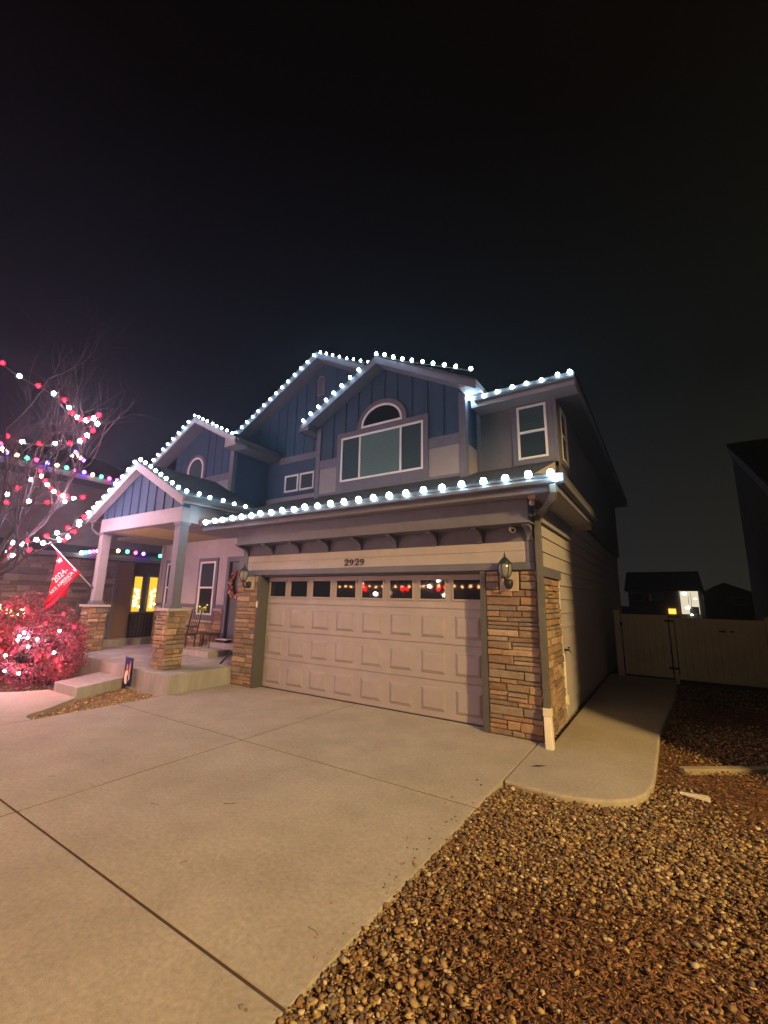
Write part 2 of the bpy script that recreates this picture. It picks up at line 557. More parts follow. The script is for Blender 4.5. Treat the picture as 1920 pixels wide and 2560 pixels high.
# bulb positions along the rooflines, trees, bush and neighbour eaves
EAVE = [(-1.11,-0.735,3.41), (-0.8,-0.735,3.42), (-0.53,-0.735,3.42), (-0.21,-0.735,3.43), (0.08,-0.735,3.43), (0.38,-0.735,3.43), (0.64,-0.735,3.45), (0.95,-0.735,3.44), (1.25,-0.735,3.45), (1.56,-0.735,3.44), (1.83,-0.735,3.46), (2.14,-0.735,3.45), (2.44,-0.735,3.46), (2.74,-0.735,3.46), (3.05,-0.735,3.46), (3.35,-0.735,3.46), (3.66,-0.735,3.46), (3.97,-0.735,3.46), (4.28,-0.735,3.47), (4.59,-0.735,3.47), (4.9,-0.735,3.48), (5.23,-0.735,3.48), (5.54,-0.735,3.48), (5.85,-0.735,3.49), (6.13,-0.735,3.47)]
CORNER = [(6.2,-0.8,3.38)]
BAY = [(0.2,0.74,6.06), (0.43,0.74,6.19), (0.67,0.74,6.31), (0.9,0.74,6.43), (1.13,0.74,6.55), (1.36,0.74,6.67), (1.6,0.74,6.81), (1.84,0.74,6.93), (2.32,0.74,7.18), (2.54,0.74,7.09), (2.77,0.74,6.96), (3,0.74,6.84), (3.23,0.74,6.74), (3.48,0.74,6.63), (3.72,0.74,6.52), (3.97,0.74,6.41), (4.21,0.74,6.3), (4.52,0.74,6.16)]
BIG = [(-3.56,1.64,6.84), (-3.31,1.64,6.96), (-3.08,1.64,7.08), (-2.83,1.64,7.2), (-2.6,1.64,7.33), (-2.36,1.64,7.46), (-2.11,1.64,7.59), (-1.87,1.64,7.72), (-1.64,1.64,7.85), (-1.4,1.64,7.97), (-1.15,1.64,8.11), (-0.91,1.64,8.24), (-0.67,1.64,8.37), (-0.43,1.64,8.5), (-0.19,1.64,8.51), (0.03,1.64,8.4), (0.26,1.64,8.28), (0.5,1.64,8.16), (0.75,1.64,8.03), (0.98,1.64,7.93), (1.21,1.64,7.82), (1.45,1.64,7.71)]
LEFT = [(-5.82,0.4,5.96), (-5.59,0.4,6.09), (-5.34,0.4,6.22), (-5.1,0.4,6.34), (-4.86,0.4,6.47), (-4.59,0.4,6.6), (-4.36,0.4,6.73), (-4.13,0.4,6.86), (-3.85,0.4,6.99), (-3.64,0.4,6.9), (-3.42,0.4,6.78), (-3.2,0.4,6.67), (-2.94,0.4,6.54), (-2.74,0.4,6.43), (-2.51,0.4,6.31), (-2.27,0.4,6.2), (-2.03,0.4,6.07)]
PORCH = [(-5.26,-1.36,3.88), (-5.04,-1.36,4.02), (-4.84,-1.36,4.12), (-4.56,-1.36,4.25), (-4.3,-1.36,4.39), (-4.05,-1.36,4.53), (-3.76,-1.36,4.67), (-3.5,-1.36,4.81), (-3.24,-1.36,4.96), (-2.99,-1.36,4.99), (-2.75,-1.36,4.87), (-2.49,-1.36,4.74), (-2.25,-1.36,4.6), (-2.02,-1.36,4.48), (-1.78,-1.36,4.35), (-1.52,-1.36,4.22), (-1.26,-1.36,4.08)]
PEAVE = [(-1.17,-1.22,4.02), (-1.17,-0.92,4.02), (-1.17,-0.65,4), (-1.17,-0.3,4), (-1.17,0.01,3.98), (-1.17,0.34,3.98)]
UR = [(4.28,1.145,5.79), (4.37,1.145,5.75), (4.62,1.145,5.75), (4.88,1.145,5.77), (5.17,1.145,5.79), (5.43,1.145,5.79), (5.7,1.145,5.78), (5.98,1.145,5.81), (6.18,1.145,5.81)]
NUP = [(-9.3,-1.96,6.01,'o'), (-9.3,-1.7,5.99,'g'), (-9.3,-1.45,6,'r'), (-9.3,-1.16,5.98,'b'), (-9.3,-0.89,5.98,'o'), (-9.3,-0.61,5.97,'g'), (-9.3,-0.34,5.95,'r'), (-9.3,-0.08,5.95,'b'), (-9.3,0.19,5.93,'o'), (-9.3,0.47,5.93,'g'), (-9.3,0.74,5.93,'r'), (-9.3,1.01,5.92,'b'), (-9.3,-2.21,6.02,'b'), (-9.3,-2.27,6.06,'o'), (-9.3,-2.32,6.11,'w'), (-9.3,-2.39,6.24,'r'), (-9.3,-0.44,6.58,'b'), (-9.3,-0.39,6.54,'r'), (-9.3,-0.32,6.47,'o'), (-9.3,-0.26,6.42,'w'), (-9.3,-0.2,6.39,'r'), (-9.3,-0.16,6.36,'b'), (-9.3,-0.52,6.42,'o')]
NLOW = [(-9.2,0.19,3.18,'w'), (-9.2,0.31,3.2,'g'), (-9.2,0.43,3.23,'b'), (-9.2,0.55,3.26,'r'), (-9.2,0.68,3.29,'o'), (-9.2,0.8,3.31,'g'), (-9.2,1.34,3.36,'o'), (-9.2,1.66,3.36,'g'), (-9.2,1.96,3.35,'r'), (-9.2,2.25,3.34,'b'), (-9.2,2.9,3.32,'g')]
TMAIN = [(-5.26,-3.62,7.07,'r'), (-4.84,-3.38,6.73,'w'), (-4.47,-3.11,6.51,'r'), (-4.21,-2.88,6.35,'w'), (-4.05,-2.71,6.22,'r'), (-3.97,-2.62,6.05,'w'), (-3.79,-2.6,5.87,'r'), (-3.48,-2.6,5.7,'w'), (-3.33,-2.6,5.63,'r'), (-2.99,-2.6,5.52,'w'), (-2.88,-2.6,5.52,'r'), (-2.64,-2.6,5.49,'w'), (-2.42,-2.6,5.51,'r'), (-2.43,-2.6,5.32,'w'), (-2.58,-2.6,5.2,'r'), (-2.82,-2.6,5.14,'w'), (-2.99,-2.6,5.08,'r'), (-3.12,-2.6,5.07,'w'), (-3.62,-2.6,5.11,'r'), (-4.07,-2.73,5.15,'w'), (-4.28,-2.95,5.11,'r'), (-4.55,-3.18,5.14,'w'), (-4.84,-3.38,5.26,'r')]
TSW = [(-4.34,-2.82,4.51,'r'), (-4.3,-2.79,4.4,'w'), (-4.25,-2.73,4.3,'r'), (-4.21,-2.69,4.21,'w'), (-4.15,-2.63,4.14,'r'), (-4.1,-2.58,4.07,'w'), (-4.04,-2.51,4.02,'r'), (-3.98,-2.44,3.98,'w'), (-3.84,-2.4,3.95,'r'), (-3.93,-2.4,3.85,'w'), (-3.51,-2.4,3.88,'w'), (-3.06,-2.4,3.85,'r'), (-4.17,-2.65,3.81,'r'), (-4.42,-2.9,3.81,'w'), (-4.79,-3.18,3.77,'r'), (-4.8,-3.19,3.95,'w'), (-4.64,-3.07,4.11,'r'), (-4.47,-2.93,4.3,'w')]
TLOW = [(-3.17,-2.2,3.55,'w'), (-3.36,-2.2,3.49,'r'), (-3.55,-2.2,3.39,'w'), (-3.55,-2.2,3.32,'w'), (-3.98,-2.24,3.28,'r'), (-3.73,-2.2,3.18,'r'), (-4.1,-2.39,3.15,'w'), (-4.23,-2.53,3.07,'r'), (-4.07,-2.34,3.01,'w'), (-3.97,-2.22,3.07,'w'), (-4,-2.26,3,'r'), (-4.25,-2.56,2.91,'w'), (-4.36,-2.66,2.98,'w'), (-4.48,-2.78,2.94,'r'), (-4.43,-2.73,2.75,'r'), (-4.56,-2.84,2.87,'w'), (-4.71,-2.97,2.9,'w'), (-4.7,-2.96,2.77,'r'), (-4.81,-3.04,2.68,'w'), (-4.73,-2.98,2.63,'r'), (-4.66,-2.93,2.61,'w')]
BUSH = [(-3.35,-2.91,1.06,'w'), (-3.37,-2.97,1,'w'), (-3.16,-2.9,0.97,'w'), (-3.33,-3,0.93,'w'), (-3.01,-2.92,0.82,'w'), (-2.97,-2.81,0.95,'w'), (-2.9,-2.49,1.1,'w'), (-3.43,-3.11,0.65,'w'), (-2.61,-2.63,0.72,'w'), (-2.66,-2.7,0.67,'r'), (-2.8,-2.83,0.59,'r'), (-2.76,-2.8,0.66,'r'), (-3.26,-3.05,0.73,'r'), (-2.57,-2.59,0.58,'r'), (-2.57,-2.52,0.47,'r'), (-3.02,-2.94,0.48,'r'), (-3.25,-3,0.37,'r'), (-3.47,-3.07,0.36,'w'), (-3.16,-2.94,0.33,'w'), (-3.6,-3.14,0.71,'r')]
# ================================================================== SETTING: ground and concrete
def sheet(name, pts, z, mat, kind='structure', th=None):
    mb = MB()
    if th is None:
        mb.add([(x, y, z) for x, y in pts], [tuple(range(len(pts)))])
    else:
        mb.prism(pts, 'z', z - th, z)
    o = mb.build(name, mat)
    o['kind'] = kind
    return o

sheet('ground', [(-400, -400), (400, -400), (400, 400), (-400, 400)], -0.16, M['ground'])
sheet('road', [(-400, -24), (400, -24), (400, -15), (-400, -15)], -0.13, M['asphalt'])
sheet('gravel_bed', [(5.3, -14), (14, -14), (14, 8), (5.3, 8)], -0.085, M['ground'])

o = MB().add([(5.60, -14, -.045), (7.0, -14, -.083), (7.0, -1.7, -.083), (5.60, -1.7, -.045)], [(0, 1, 2, 3)]).build('gravel_berm', M['ground'])
o['kind'] = 'structure'
drive = bpy.data.objects.new('driveway', MB().box(-.74, 5.62, -12, .25, -.12, -.007).mesh('driveway', M['joint']))
link(drive); drive['kind'] = 'structure'
def slab(x0, x1, y0, y1):
    o = MB().box(x0, x1, y0, y1, -.10, 0.0).build('concrete_slab', M['concrete'], drive, bevel=.006)
    return o
for (x0, x1) in ((-.74, 2.415), (2.438, 5.625)):
    slab(x0, x1, -2.260, .24)
    slab(x0, x1, -4.614, -2.280)
    slab(x0, x1, -8.4, -4.634)
    slab(x0, x1, -12, -8.41)

wp = [(-.75, -3.49), (-1.0, -3.47), (-1.12, -3.38), (-1.22, -3.2), (-1.55, -2.78), (-1.80, -2.49), (-2.95, -2.49), (-3.15, -2.95), (-3.6, -3.4), (-4.6, -3.9),
      (-9, -4.3), (-9, -5.6), (-.75, -5.6)]
sheet('front_walk', wp, 0.0, M['concrete'], th=.10)
sheet('front_yard', [(-9.4, -5.0), (-.74, -5.0), (-.74, 1.0), (-9.4, 1.0)], -0.085, M['ground'])

sw = [(5.638, -1.52), (5.9, -1.545), (6.2, -1.54), (6.42, -1.49), (6.62, -1.39), (6.80, -1.22), (6.90, -1.0), (6.945, -.7), (6.96, -.3), (6.98, 1.6), (7.21, 4.9), (7.26, 7.0), (5.80, 7.0), (5.80, -.02), (5.638, -.02)]
o = MB().prism(sw, 'z', -.11, 0.0).build('side_walk', M['concrete'], bevel=.02)
o['kind'] = 'structure'

# porch slab and steps (the slab rises slightly to the left)
ZS = lambda x: .345 + .021 * (-.74 - x)
o = MB().hexa([(-5.4, -1.45, -.1), (-.742, -1.45, -.1), (-.742, 1.3, -.1), (-5.4, 1.3, -.1)],
              [(-5.4, -1.45, ZS(-5.4)), (-.742, -1.45, ZS(-.74)), (-.742, 1.3, ZS(-.74)), (-5.4, 1.3, ZS(-5.4))]).build('porch_slab', M['concrete2'], bevel=.012)
o['kind'] = 'structure'
o = MB().hexa([(-2.75, -2.49, -.08), (-1.80, -2.48, -.08), (-2.24, -1.452, -.08), (-3.28, -1.452, -.08)],
              [(-2.75, -2.49, .165), (-1.82, -2.48, .165), (-2.25, -1.452, .165), (-3.28, -1.452, .165)]).build('front_step', M['concrete2'], bevel=.012)
o['kind'] = 'structure'
o = box('door_step', -3.25, -2.08, .33, 1.28, .35, .515, M['concrete2'], None, .01); o['kind'] = 'structure'
o = box('threshold_step', -2.95, -1.6, .92, 1.28, .516, .655, M['concrete2'], None, .008); o['kind'] = 'structure'

# ================================================================== THE HOUSE
house = thing('house', 'two storey blue and tan house with white lit roofline and wide garage door', 'house', (0, 3, 0))
H = house
def hb(name, *a, bevel=0.0):
    return box(name, *a[:6], a[6], H, bevel)

# ---- garage block
hb('garage_wall', 4.98, 5.70, .03, .28, 0, 2.27, M['mortar'])
hb('garage_wall', -.70, -.08, .03, .28, 0, 2.27, M['mortar'])
hb('garage_wall', -.70, 5.70, .03, .28, 2.39, 3.30, M['trim'])
hb('side_wall', 5.55, 5.70, .03, 13.0, -.1, 3.66, M['tan'])
hb('side_wall', -.70, -.60, .28, 1.3, 0, 3.5, M['tan'])
hb('jamb', -.085, -.002, -.035, .26, 0, 2.28, M['trim_dark'])
hb('jamb', 4.88, 4.965, -.035, .26, 0, 2.28, M['trim_dark'])
hb('door_head', -.002, 4.88, .02, .26, 2.253, 2.28, M['trim_dark'])
hb('header_trim', -.735, 5.715, -.055, .03, 2.283, 2.388, M['trim'], bevel=.004)
hb('side_trim', -.735, -.46, -.050, .03, 2.391, 2.70, M['trim'], bevel=.004)
hb('side_trim', 5.602, 5.715, -.050, .03, 2.391, 2.70, M['trim'], bevel=.004)
for z0, z1 in ((2.391, 2.561), (2.564, 2.698)):
    hb('siding_board', -.458, 5.60, -.030, .03, z0, z1, M['tan'], bevel=.003)
hb('frieze_backing', -.60, 5.715, -.022, .03, 2.702, 2.95, M['trim'])
hb('frieze_box', -.50, 5.72, -.34, .02, 2.945, 3.27, M['trim'], bevel=.004)
hb('frieze_trim', -.53, 5.74, -.365, .02, 2.918, 2.943, M['trim'], bevel=.003)
for i in range(9):
    x = -.48 + i * .7675
    pr = [(-.024, 2.705), (-.06, 2.705)]
    for k in range(9):
        a = k / 8 * math.pi / 2
        pr.append((-.30 + .235 * math.cos(a), 2.725 + .155 * math.sin(a)))
    pr += [(-.30, 2.916), (-.024, 2.916)]
    MB().prism(pr, 'x', x - .045, x + .045).build('corbel', M['trim'], H)

# garage door: four sections with raised panels and eight windows on top
W8 = 4.874 / 8
gd = hb('garage_door', .001, 4.875, .225, .255, .012, 2.250, M['door'])
hz = 2.24 / 4
for s in range(4):
    box('door_section', .001, 4.875, .200, .224, .015 + s * hz, .015 + (s + 1) * hz - .007, M['door'], gd, .005)
    for c in range(8):
        cx = (c + .5) * W8 + .001
        z0 = .015 + s * hz
        if s < 3:
            # moulded recess rim and raised field
            mb = MB()
            w2, za, zb = .215, z0 + .095, z0 + hz - .115
            o4 = [(cx - w2, za), (cx + w2, za), (cx + w2, zb), (cx - w2, zb)]
            i4 = [(cx - w2 + .018, za + .018), (cx + w2 - .018, za + .018), (cx + w2 - .018, zb - .018), (cx - w2 + .018, zb - .018)]
            j4 = [(cx - w2 + .045, za + .045), (cx + w2 - .045, za + .045), (cx + w2 - .045, zb - .045), (cx - w2 + .045, zb - .045)]
            vs = [(x, .1995, z) for x, z in o4] + [(x, .188, z) for x, z in i4] + [(x, .1985, z) for x, z in i4] + [(x, .186, z) for x, z in j4]
            fs = []
            for a in (0, 8):
                for k in range(4):
                    fs.append((a + k, a + (k + 1) % 4, a + 4 + (k + 1) % 4, a + 4 + k))
            for k in range(4):
                fs.append((4 + k, 4 + (k + 1) % 4, 8 + (k + 1) % 4, 8 + k))
            fs.append((12, 13, 14, 15))
            mb.add(vs, fs)
            mb.build('raised_panel', M['door'], gd)
        else:
            x0, x1, za, zb = cx - .2275, cx + .2275, 1.847, 2.158
            mb = MB()
            mb.box(x0 - .028, x0, .180, .1995, za - .028, zb + .028).box(x1, x1 + .028, .180, .1995, za - .028, zb + .028)
            mb.box(x0, x1, .180, .1995, za - .028, za).box(x0, x1, .180, .1995, zb, zb + .028)
            mb.build('window_frame', M['door'], gd, bevel=.004)
            box('pane', x0, x1, .192, .1985, za, zb, M['pane_dark'], gd)
hb('bottom_seal', .0, 4.877, .19, .225, .0, .012, M['black'])

# stone piers
def pier(x0, x1, seed, holes=()):
    p = box('stone_pier', x0, x1, -.005, .028, .0, 2.27, M['mortar'], H)
    lay_stones(p, (x0, -.005, 0.01), (1, 0, 0), (0, 0, 1), (0, -1, 0), x1 - x0, 2.26, M['stone'], seed=seed, holes=holes)
    return p
pR = pier(4.967, 5.715, 3, [(.20, .52, 1.95, 2.27)])
pL = pier(-.735, -.087, 5, [(.23, .56, 1.95, 2.27)])
ps = box('stone_pier', 5.702, 5.712, .03, 1.385, 0, 2.19, M['mortar'], H)
lay_stones(ps, (5.712, -.04, .01), (0, 1, 0), (0, 0, 1), (1, 0, 0), 1.425, 2.18, M['stone'], seed=9, lmax=.36)
hb('stone_top_trim', 5.702, 5.775, -.04, 1.40, 2.195, 2.345, M['trim'], bevel=.004)
hb('stone_edge_trim', 5.702, 5.735, 1.39, 1.43, 0, 2.195, M['white'])
# lap siding on the garage side
z = 0.0
k = 0
while z < 3.55:
    y0 = 1.435 if z < 2.19 else (1.405 if z < 2.345 else .03)
    z1 = min(z + .235, 3.62)
    mb = MB()
    mb.hexa([(5.700, y0, z + .002), (5.728, y0, z + .002), (5.728, 13, z + .002), (5.700, 13, z + .002)],
            [(5.700, y0, z1), (5.706, y0, z1), (5.706, 13, z1), (5.700, 13, z1)])
    mb.build('siding_board', M['tan'], H)
    z += .235
hb('corner_trim', 5.702, 5.735, -.05, .03, 2.35, 3.28, M['trim'])

# garage eave: soffit, fascia, gutter, roof skirt
hb('soffit', -1.36, 5.72, -.585, .03, 3.275, 3.300, M['trim_light'])
hb('soffit', 5.722, 6.155, -.585, 2.58, 3.275, 3.300, M['trim_light'])
hb('fascia', -1.38, 6.18, -.610, -.587, 3.255, 3.44, M['trim'], bevel=.003)
hb('fascia', 6.157, 6.180, -.585, 2.60, 3.255, 3.44, M['trim'], bevel=.003)
hb('frieze_trim', 5.735, 5.80, -.10, 2.58, 3.16, 3.273, M['trim'], bevel=.003)
hb('frieze_trim', 5.735, 5.77, -.10, 2.58, 3.02, 3.158, M['trim_light'], bevel=.003)
hb('eave_end_trim', 5.73, 6.155, 2.58, 2.60, 3.20, 3.44, M['trim_light'])
gp = lambda s: [(-.612, 3.345), (-.655, 3.335), (-.70, 3.355), (-.712, 3.395), (-.700, 3.425), (-.722, 3.452), (-.722, 3.462), (-.612, 3.462)]
MB().prism(gp(0), 'x', -1.38, 6.28).build('gutter', M['gutter'], H, bevel=.004)
gq = [(6.182, 3.345), (6.22, 3.335), (6.262, 3.355), (6.272, 3.395), (6.262, 3.425), (6.282, 3.452), (6.282, 3.462), (6.182, 3.462)]
MB().prism(gq, 'y', -.611, 2.62).build('gutter', M['gutter'], H, bevel=.004)

def courses(name, A, B, C, D, n, lift=.012, mat=None):
    """shingle courses as overlapping strips from eave A-B to ridge D-C"""
    A, B, C, D = map(Vector, (A, B, C, D))
    nrm = (B - A).cross(D - A).normalized()
    if nrm.z < 0: nrm = -nrm
    mb = MB()
    for i in range(n):
        t0, t1 = i / n, (i + 1.12) / n
        p = [A.lerp(D, t0), B.lerp(C, t0), B.lerp(C, min(t1, 1)), A.lerp(D, min(t1, 1))]
        lo = [q + nrm * s for q, s in zip(p, (.0, .0, -.004, -.004))]
        hi = [q + nrm * s for q, s in zip(p, (lift, lift, .003, .003))]
        mb.hexa(lo, hi)
    return mb.build(name, mat or M['shingle'], H)
SL = .40
zr = lambda y: 3.462 + SL * (y + .62)
courses('skirt_roof', (-1.40, -.64, 3.462), (6.20, -.64, 3.462), (5.74, -.115, 3.672), (-1.40, -.115, 3.672), 3)
courses('skirt_roof', (-1.40, -.115, 3.672), (5.74, -.115, 3.672), (5.74, 1.76, zr(1.76)), (-1.40, 1.76, zr(1.76)), 12)
courses('skirt_roof', (6.205, 2.62, 3.462), (6.205, -.64, 3.462), (5.745, -.115, 3.672), (5.745, 2.62, 3.672), 3)
MB().prism([(-.10, 3.655), (1.77, 3.655), (1.77, zr(1.76) - .01)], 'x', 5.60, 5.738).build('side_wall', M['tan'], H)
courses('skirt_roof', (-6.8, -.64, 3.47), (-5.2, -.64, 3.47), (-5.2, .9, 4.08), (-6.8, .9, 4.08), 8)

# ---- first floor entry wall
hb('entry_wall', -6.24, -2.92, 1.32, 1.45, .2, 3.5, M['tan'])
hb('entry_wall', -1.74, -.70, 1.32, 1.45, .2, 3.5, M['tan'])
hb('entry_wall', -2.92, -1.74, 1.32, 1.45, 2.9, 3.5, M['tan'])
hb('corner_trim', -6.26, -6.16, 1.29, 1.45, 1.6, 3.44, M['tan'])
for x0, x1 in ((-6.26, -5.95), (-5.01, -4.24), (-3.30, -2.94)):
    hb('band_trim', x0, x1, 1.285, 1.32, 1.49, 1.595, M['trim'], bevel=.003)
    hb('stone_cap', x0, x1, 1.235, 1.32, 1.43, 1.488, M['stone_cap'], bevel=.008)
for x0, x1 in ((-5.95, -5.01), (-4.24, -3.30)):
    hb('stone_cap', x0 + .01, x1 - .01, 1.235, 1.32, 1.10, 1.155, M['stone_cap'], bevel=.008)
wa = box('stone_wainscot', -6.27, -2.94, 1.30, 1.319, .3, 1.43, M['mortar'], H)
lay_stones(wa, (-6.27, 1.30, .37), (1, 0, 0), (0, 0, 1), (0, -1, 0), 3.33, 1.06, M['stone'], seed=21, rmin=.07, rmax=.14, lmin=.16, lmax=.40,
           holes=[(.32, 1.26, .73, 1.2), (2.03, 2.97, .73, 1.2)])

def window(x0, x1, z0, z1, y, trim, mat_top, mat_bot, split=None, fw=.05, tw=.10, proud=.03, arch=False, parent=H, name='window', trim_mat=None, label=None):
    """double-hung window facing -y in the wall plane y"""
    fr = MB()
    fr.box(x0, x0 + fw, y - proud, y + .01, z0, z1).box(x1 - fw, x1, y - proud, y + .01, z0, z1)
    fr.box(x0 + fw, x1 - fw, y - proud, y + .01, z0, z0 + fw).box(x0 + fw, x1 - fw, y - proud, y + .01, z1 - fw, z1)
    w = fr.build(name, M['white'], parent, bevel=.004)
    if label: w['label'] = label
    if split:
        box('meeting_rail', x0 + fw, x1 - fw, y - proud + .006, y + .008, split - .024, split + .024, M['white'], w, .003)
        box('pane', x0 + fw, x1 - fw, y - .006, y + .002, split + .024, z1 - fw, mat_top, w)
        box('pane', x0 + fw, x1 - fw, y - .003, y + .005, z0 + fw, split - .024, mat_bot, w)
    else:
        box('pane', x0 + fw, x1 - fw, y - .006, y + .002, z0 + fw, z1 - fw, mat_top, w)
    if trim:
        tm = M['trim']
        t = MB()
        e = .002
        t.box(x0 - tw, x0 - e, y - proud + .012, y + .02, z0 - tw, z1 + tw).box(x1 + e, x1 + tw, y - proud + .012, y + .02, z0 - tw, z1 + tw)
        t.box(x0 - e, x1 + e, y - proud + .012, y + .02, z1 + e, z1 + tw).box(x0 - e, x1 + e, y - proud + .012, y + .02, z0 - tw, z0 - e)
        t.build('casing', trim_mat or tm, w, bevel=.003)
    return w

w1 = window(-5.83, -5.13, 1.30, 2.80, 1.30, True, M['pane_blue'], M['pane_dark'], split=2.06)
w2 = window(-4.12, -3.42, 1.30, 2.80, 1.30, True, M['pane_blue'], M['pane_dark'], split=2.06)

# front door
dr = hb('front_door', -2.79, -1.87, 1.37, 1.41, .68, 2.76, M['front_door'])
for (a, b, c, d) in ((-2.68, -2.38, 1.95, 2.60), (-2.28, -1.98, 1.95, 2.60), (-2.68, -2.38, .85, 1.75), (-2.28, -1.98, .85, 1.75)):
    box('door_panel', a, b, 1.355, 1.369, c, d, M['front_door'], dr, .008)
MB().lathe([(.0, 0), (.028, .0), (.030, .02), (.0, .03)], (-1.95, 1.345, 1.72), 10).build('door_knob', M['iron'], dr, smooth=True)
box('kick_plate', -2.72, -1.94, 1.350, 1.3545, .70, .83, M['gutter'], dr)
for a, b in ((-2.915, -2.80), (-1.86, -1.745)):
    hb('door_casing', a, b, 1.27, 1.40, .66, 2.90, M['trim'], bevel=.004)
hb('door_casing', -2.799, -1.861, 1.27, 1.40, 2.765, 2.90, M['trim'], bevel=.004)
hb('door_sill', -2.80, -1.86, 1.20, 1.40, .656, .68, M['gutter'])

# porch ceiling, beams, posts, stone pedestals
hb('porch_ceiling', -5.02, -3.0, -.94, 1.30, 3.425, 3.45, M['ply'])
hb('porch_ceiling', -2.998, -1.56, -.94, 1.30, 3.425, 3.45, M['trim_light'])
hb('porch_ceiling', -1.42, -.60, -.585, 1.30, 3.30, 3.33, M['trim_light'])
hb('wall_beam', -6.5, -5.03, .0, 1.30, 3.40, 3.50, M['trim_light'])
hb('porch_beam', -5.02, -1.42, -1.13, -.945, 3.40, 3.73, M['trim_light'], bevel=.004)
hb('porch_beam', -1.56, -1.42, -.943, 1.30, 3.40, 3.80, M['trim_light'], bevel=.004)
hb('porch_beam', -5.03, -4.88, -.943, 1.30, 3.40, 3.80, M['trim_light'], bevel=.004)
hb('soffit', -1.418, -1.20, -1.13, .6, 3.82, 3.84, M['trim_light'])
# porch gable
PG = lambda x, a: a - .52 * abs(x + 3.22)
MB().prism([(-5.0, 3.735), (-1.43, 3.735), (-1.43, PG(-1.43, 4.86)), (-3.22, 4.86), (-5.0, PG(-5.0, 4.86))], 'y', -1.10, -.96).build('porch_gable', M['blue'], H)
for i, x in enumerate((-4.80, -4.43, -4.06, -3.69, -3.32, -2.95, -2.58, -2.21, -1.84)):
    hb('batten', x - .018, x + .018, -1.122, -1.10, 3.738, PG(x, 4.83), M['blue'])
def rake(name, xa, za, xb, zb, y0, y1, h, mat, t=None):
    """sloping board from (xa,za) to (xb,zb), depth h below the line"""
    return MB().prism([(xa, za), (xb, zb), (xb, zb - h), (xa, za - h)], 'y', y0, y1).build(name, mat, H, bevel=.004)
rake('rake_trim', -5.45, 3.83, -3.221, 4.985, -1.325, -1.285, .20, M['trim_light'])
rake('rake_trim', -3.219, 4.985, -1.12, 3.895, -1.325, -1.285, .20, M['trim_light'])
rake('rake_soffit', -5.42, 3.70, -3.221, 4.84, -1.284, -1.125, .02, M['trim_light'])
rake('rake_soffit', -3.219, 4.84, -1.15, 3.765, -1.284, -1.125, .02, M['trim_light'])
courses('porch_roof', (-1.10, .90, 3.90), (-1.10, -1.35, 3.90), (-3.22, -1.35, 5.005), (-3.22, .90, 5.005), 14)
courses('porch_roof', (-5.47, -1.35, 3.835), (-5.47, .90, 3.835), (-3.22, .90, 5.005), (-3.22, -1.35, 5.005), 14)
hb('gutter', -1.12, -1.02, -1.33, .42, 3.80, 3.90, M['gutter'], bevel=.01)
hb('fascia', -1.195, -1.122, -1.284, .42, 3.76, 3.90, M['trim_light'])
hb('gutter', -5.52, -5.42, -1.33, .9, 3.72, 3.82, M['gutter'], bevel=.01)
MB().tube([(-5.40, -1.18, 3.75), (-5.40, -1.16, 3.52), (-5.20, -1.08, 3.36), (-5.08, -1.05, 3.36)], .03, 6).build('downspout', M['gutter'], H)

def column(cx, cy, seed):
    zb = ZS(cx)
    c = hb('porch_column', cx - .10, cx + .10, cy - .10, cy + .10, 1.56, 3.398, M['trim'], bevel=.004)
    if cx < -3: c.data.materials[0] = M['trim_light']
    box('post_collar', cx - .125, cx + .125, cy - .125, cy + .125, 3.33, 3.398, M['trim'], c, .004)
    box('post_base', cx - .13, cx + .13, cy - .13, cy + .13, 1.562, 1.66, M['trim'], c, .004)
    box('pedestal_core', cx - .19, cx + .19, cy - .19, cy + .19, zb, 1.50, M['mortar'], c)
    box('pedestal_cap', cx - .26, cx + .26, cy - .26, cy + .26, 1.502, 1.56, M['stone_cap'], c, .01)
    hh = 1.50 - zb
    s = .205
    lay_stones(c, (cx - s, cy - .19, zb), (1, 0, 0), (0, 0, 1), (0, -1, 0), 2 * s, hh, M['stone'], seed=seed, lmin=.11, lmax=.30, depth=.038, rmin=.06)
    lay_stones(c, (cx + .19, cy - s, zb), (0, 1, 0), (0, 0, 1), (1, 0, 0), 2 * s, hh, M['stone'], seed=seed + 1, lmin=.11, lmax=.30, depth=.038, rmin=.06)
    lay_stones(c, (cx - .19, cy + s, zb), (0, -1, 0), (0, 0, 1), (-1, 0, 0), 2 * s, hh, M['stone'], seed=seed + 2, lmin=.14, lmax=.30, depth=.038, rmin=.07)
    return c
column(-1.52, -1.02, 31)
column(-4.98, -1.0, 41)

# ---- upper storey: bay with gable
BG = lambda x, a: a - .53 * abs(x - 2.285)
MB().prism([(.35, 3.7), (4.22, 3.7), (4.22, BG(4.22, 7.02)), (2.285, 7.02), (.35, BG(.35, 7.02))], 'y', 1.14, 2.3).build('bay_wall', M['blue'], H)
for x0, x1 in ((.345, .47), (4.10, 4.225)):
    hb('corner_trim', x0, x1, 1.105, 1.20, 4.13, 5.93, M['trim'], bevel=.004)
hb('corner_trim', 4.2255, 4.245, 1.105, 1.24, 4.13, 5.93, M['trim'], bevel=.003)
for x0, x1 in ((.472, 1.01), (3.422, 4.098)):
    hb('belt_trim', x0, x1, 1.108, 1.139, 4.87, 5.09, M['trim'], bevel=.003)
    hb('smooth_panel', x0, x1, 1.125, 1.139, 4.26, 4.868, M['smooth'])
hb('smooth_panel', 4.2205, 4.232, 1.245, 1.74, 4.15, 4.87, M['smooth'])
hb('base_trim', .345, 4.225, 1.10, 1.139, 4.20, 4.258, M['trim'], bevel=.003)
hb('flashing', .345, 4.225, 1.11, 1.139, 4.10, 4.198, M['shingle'])
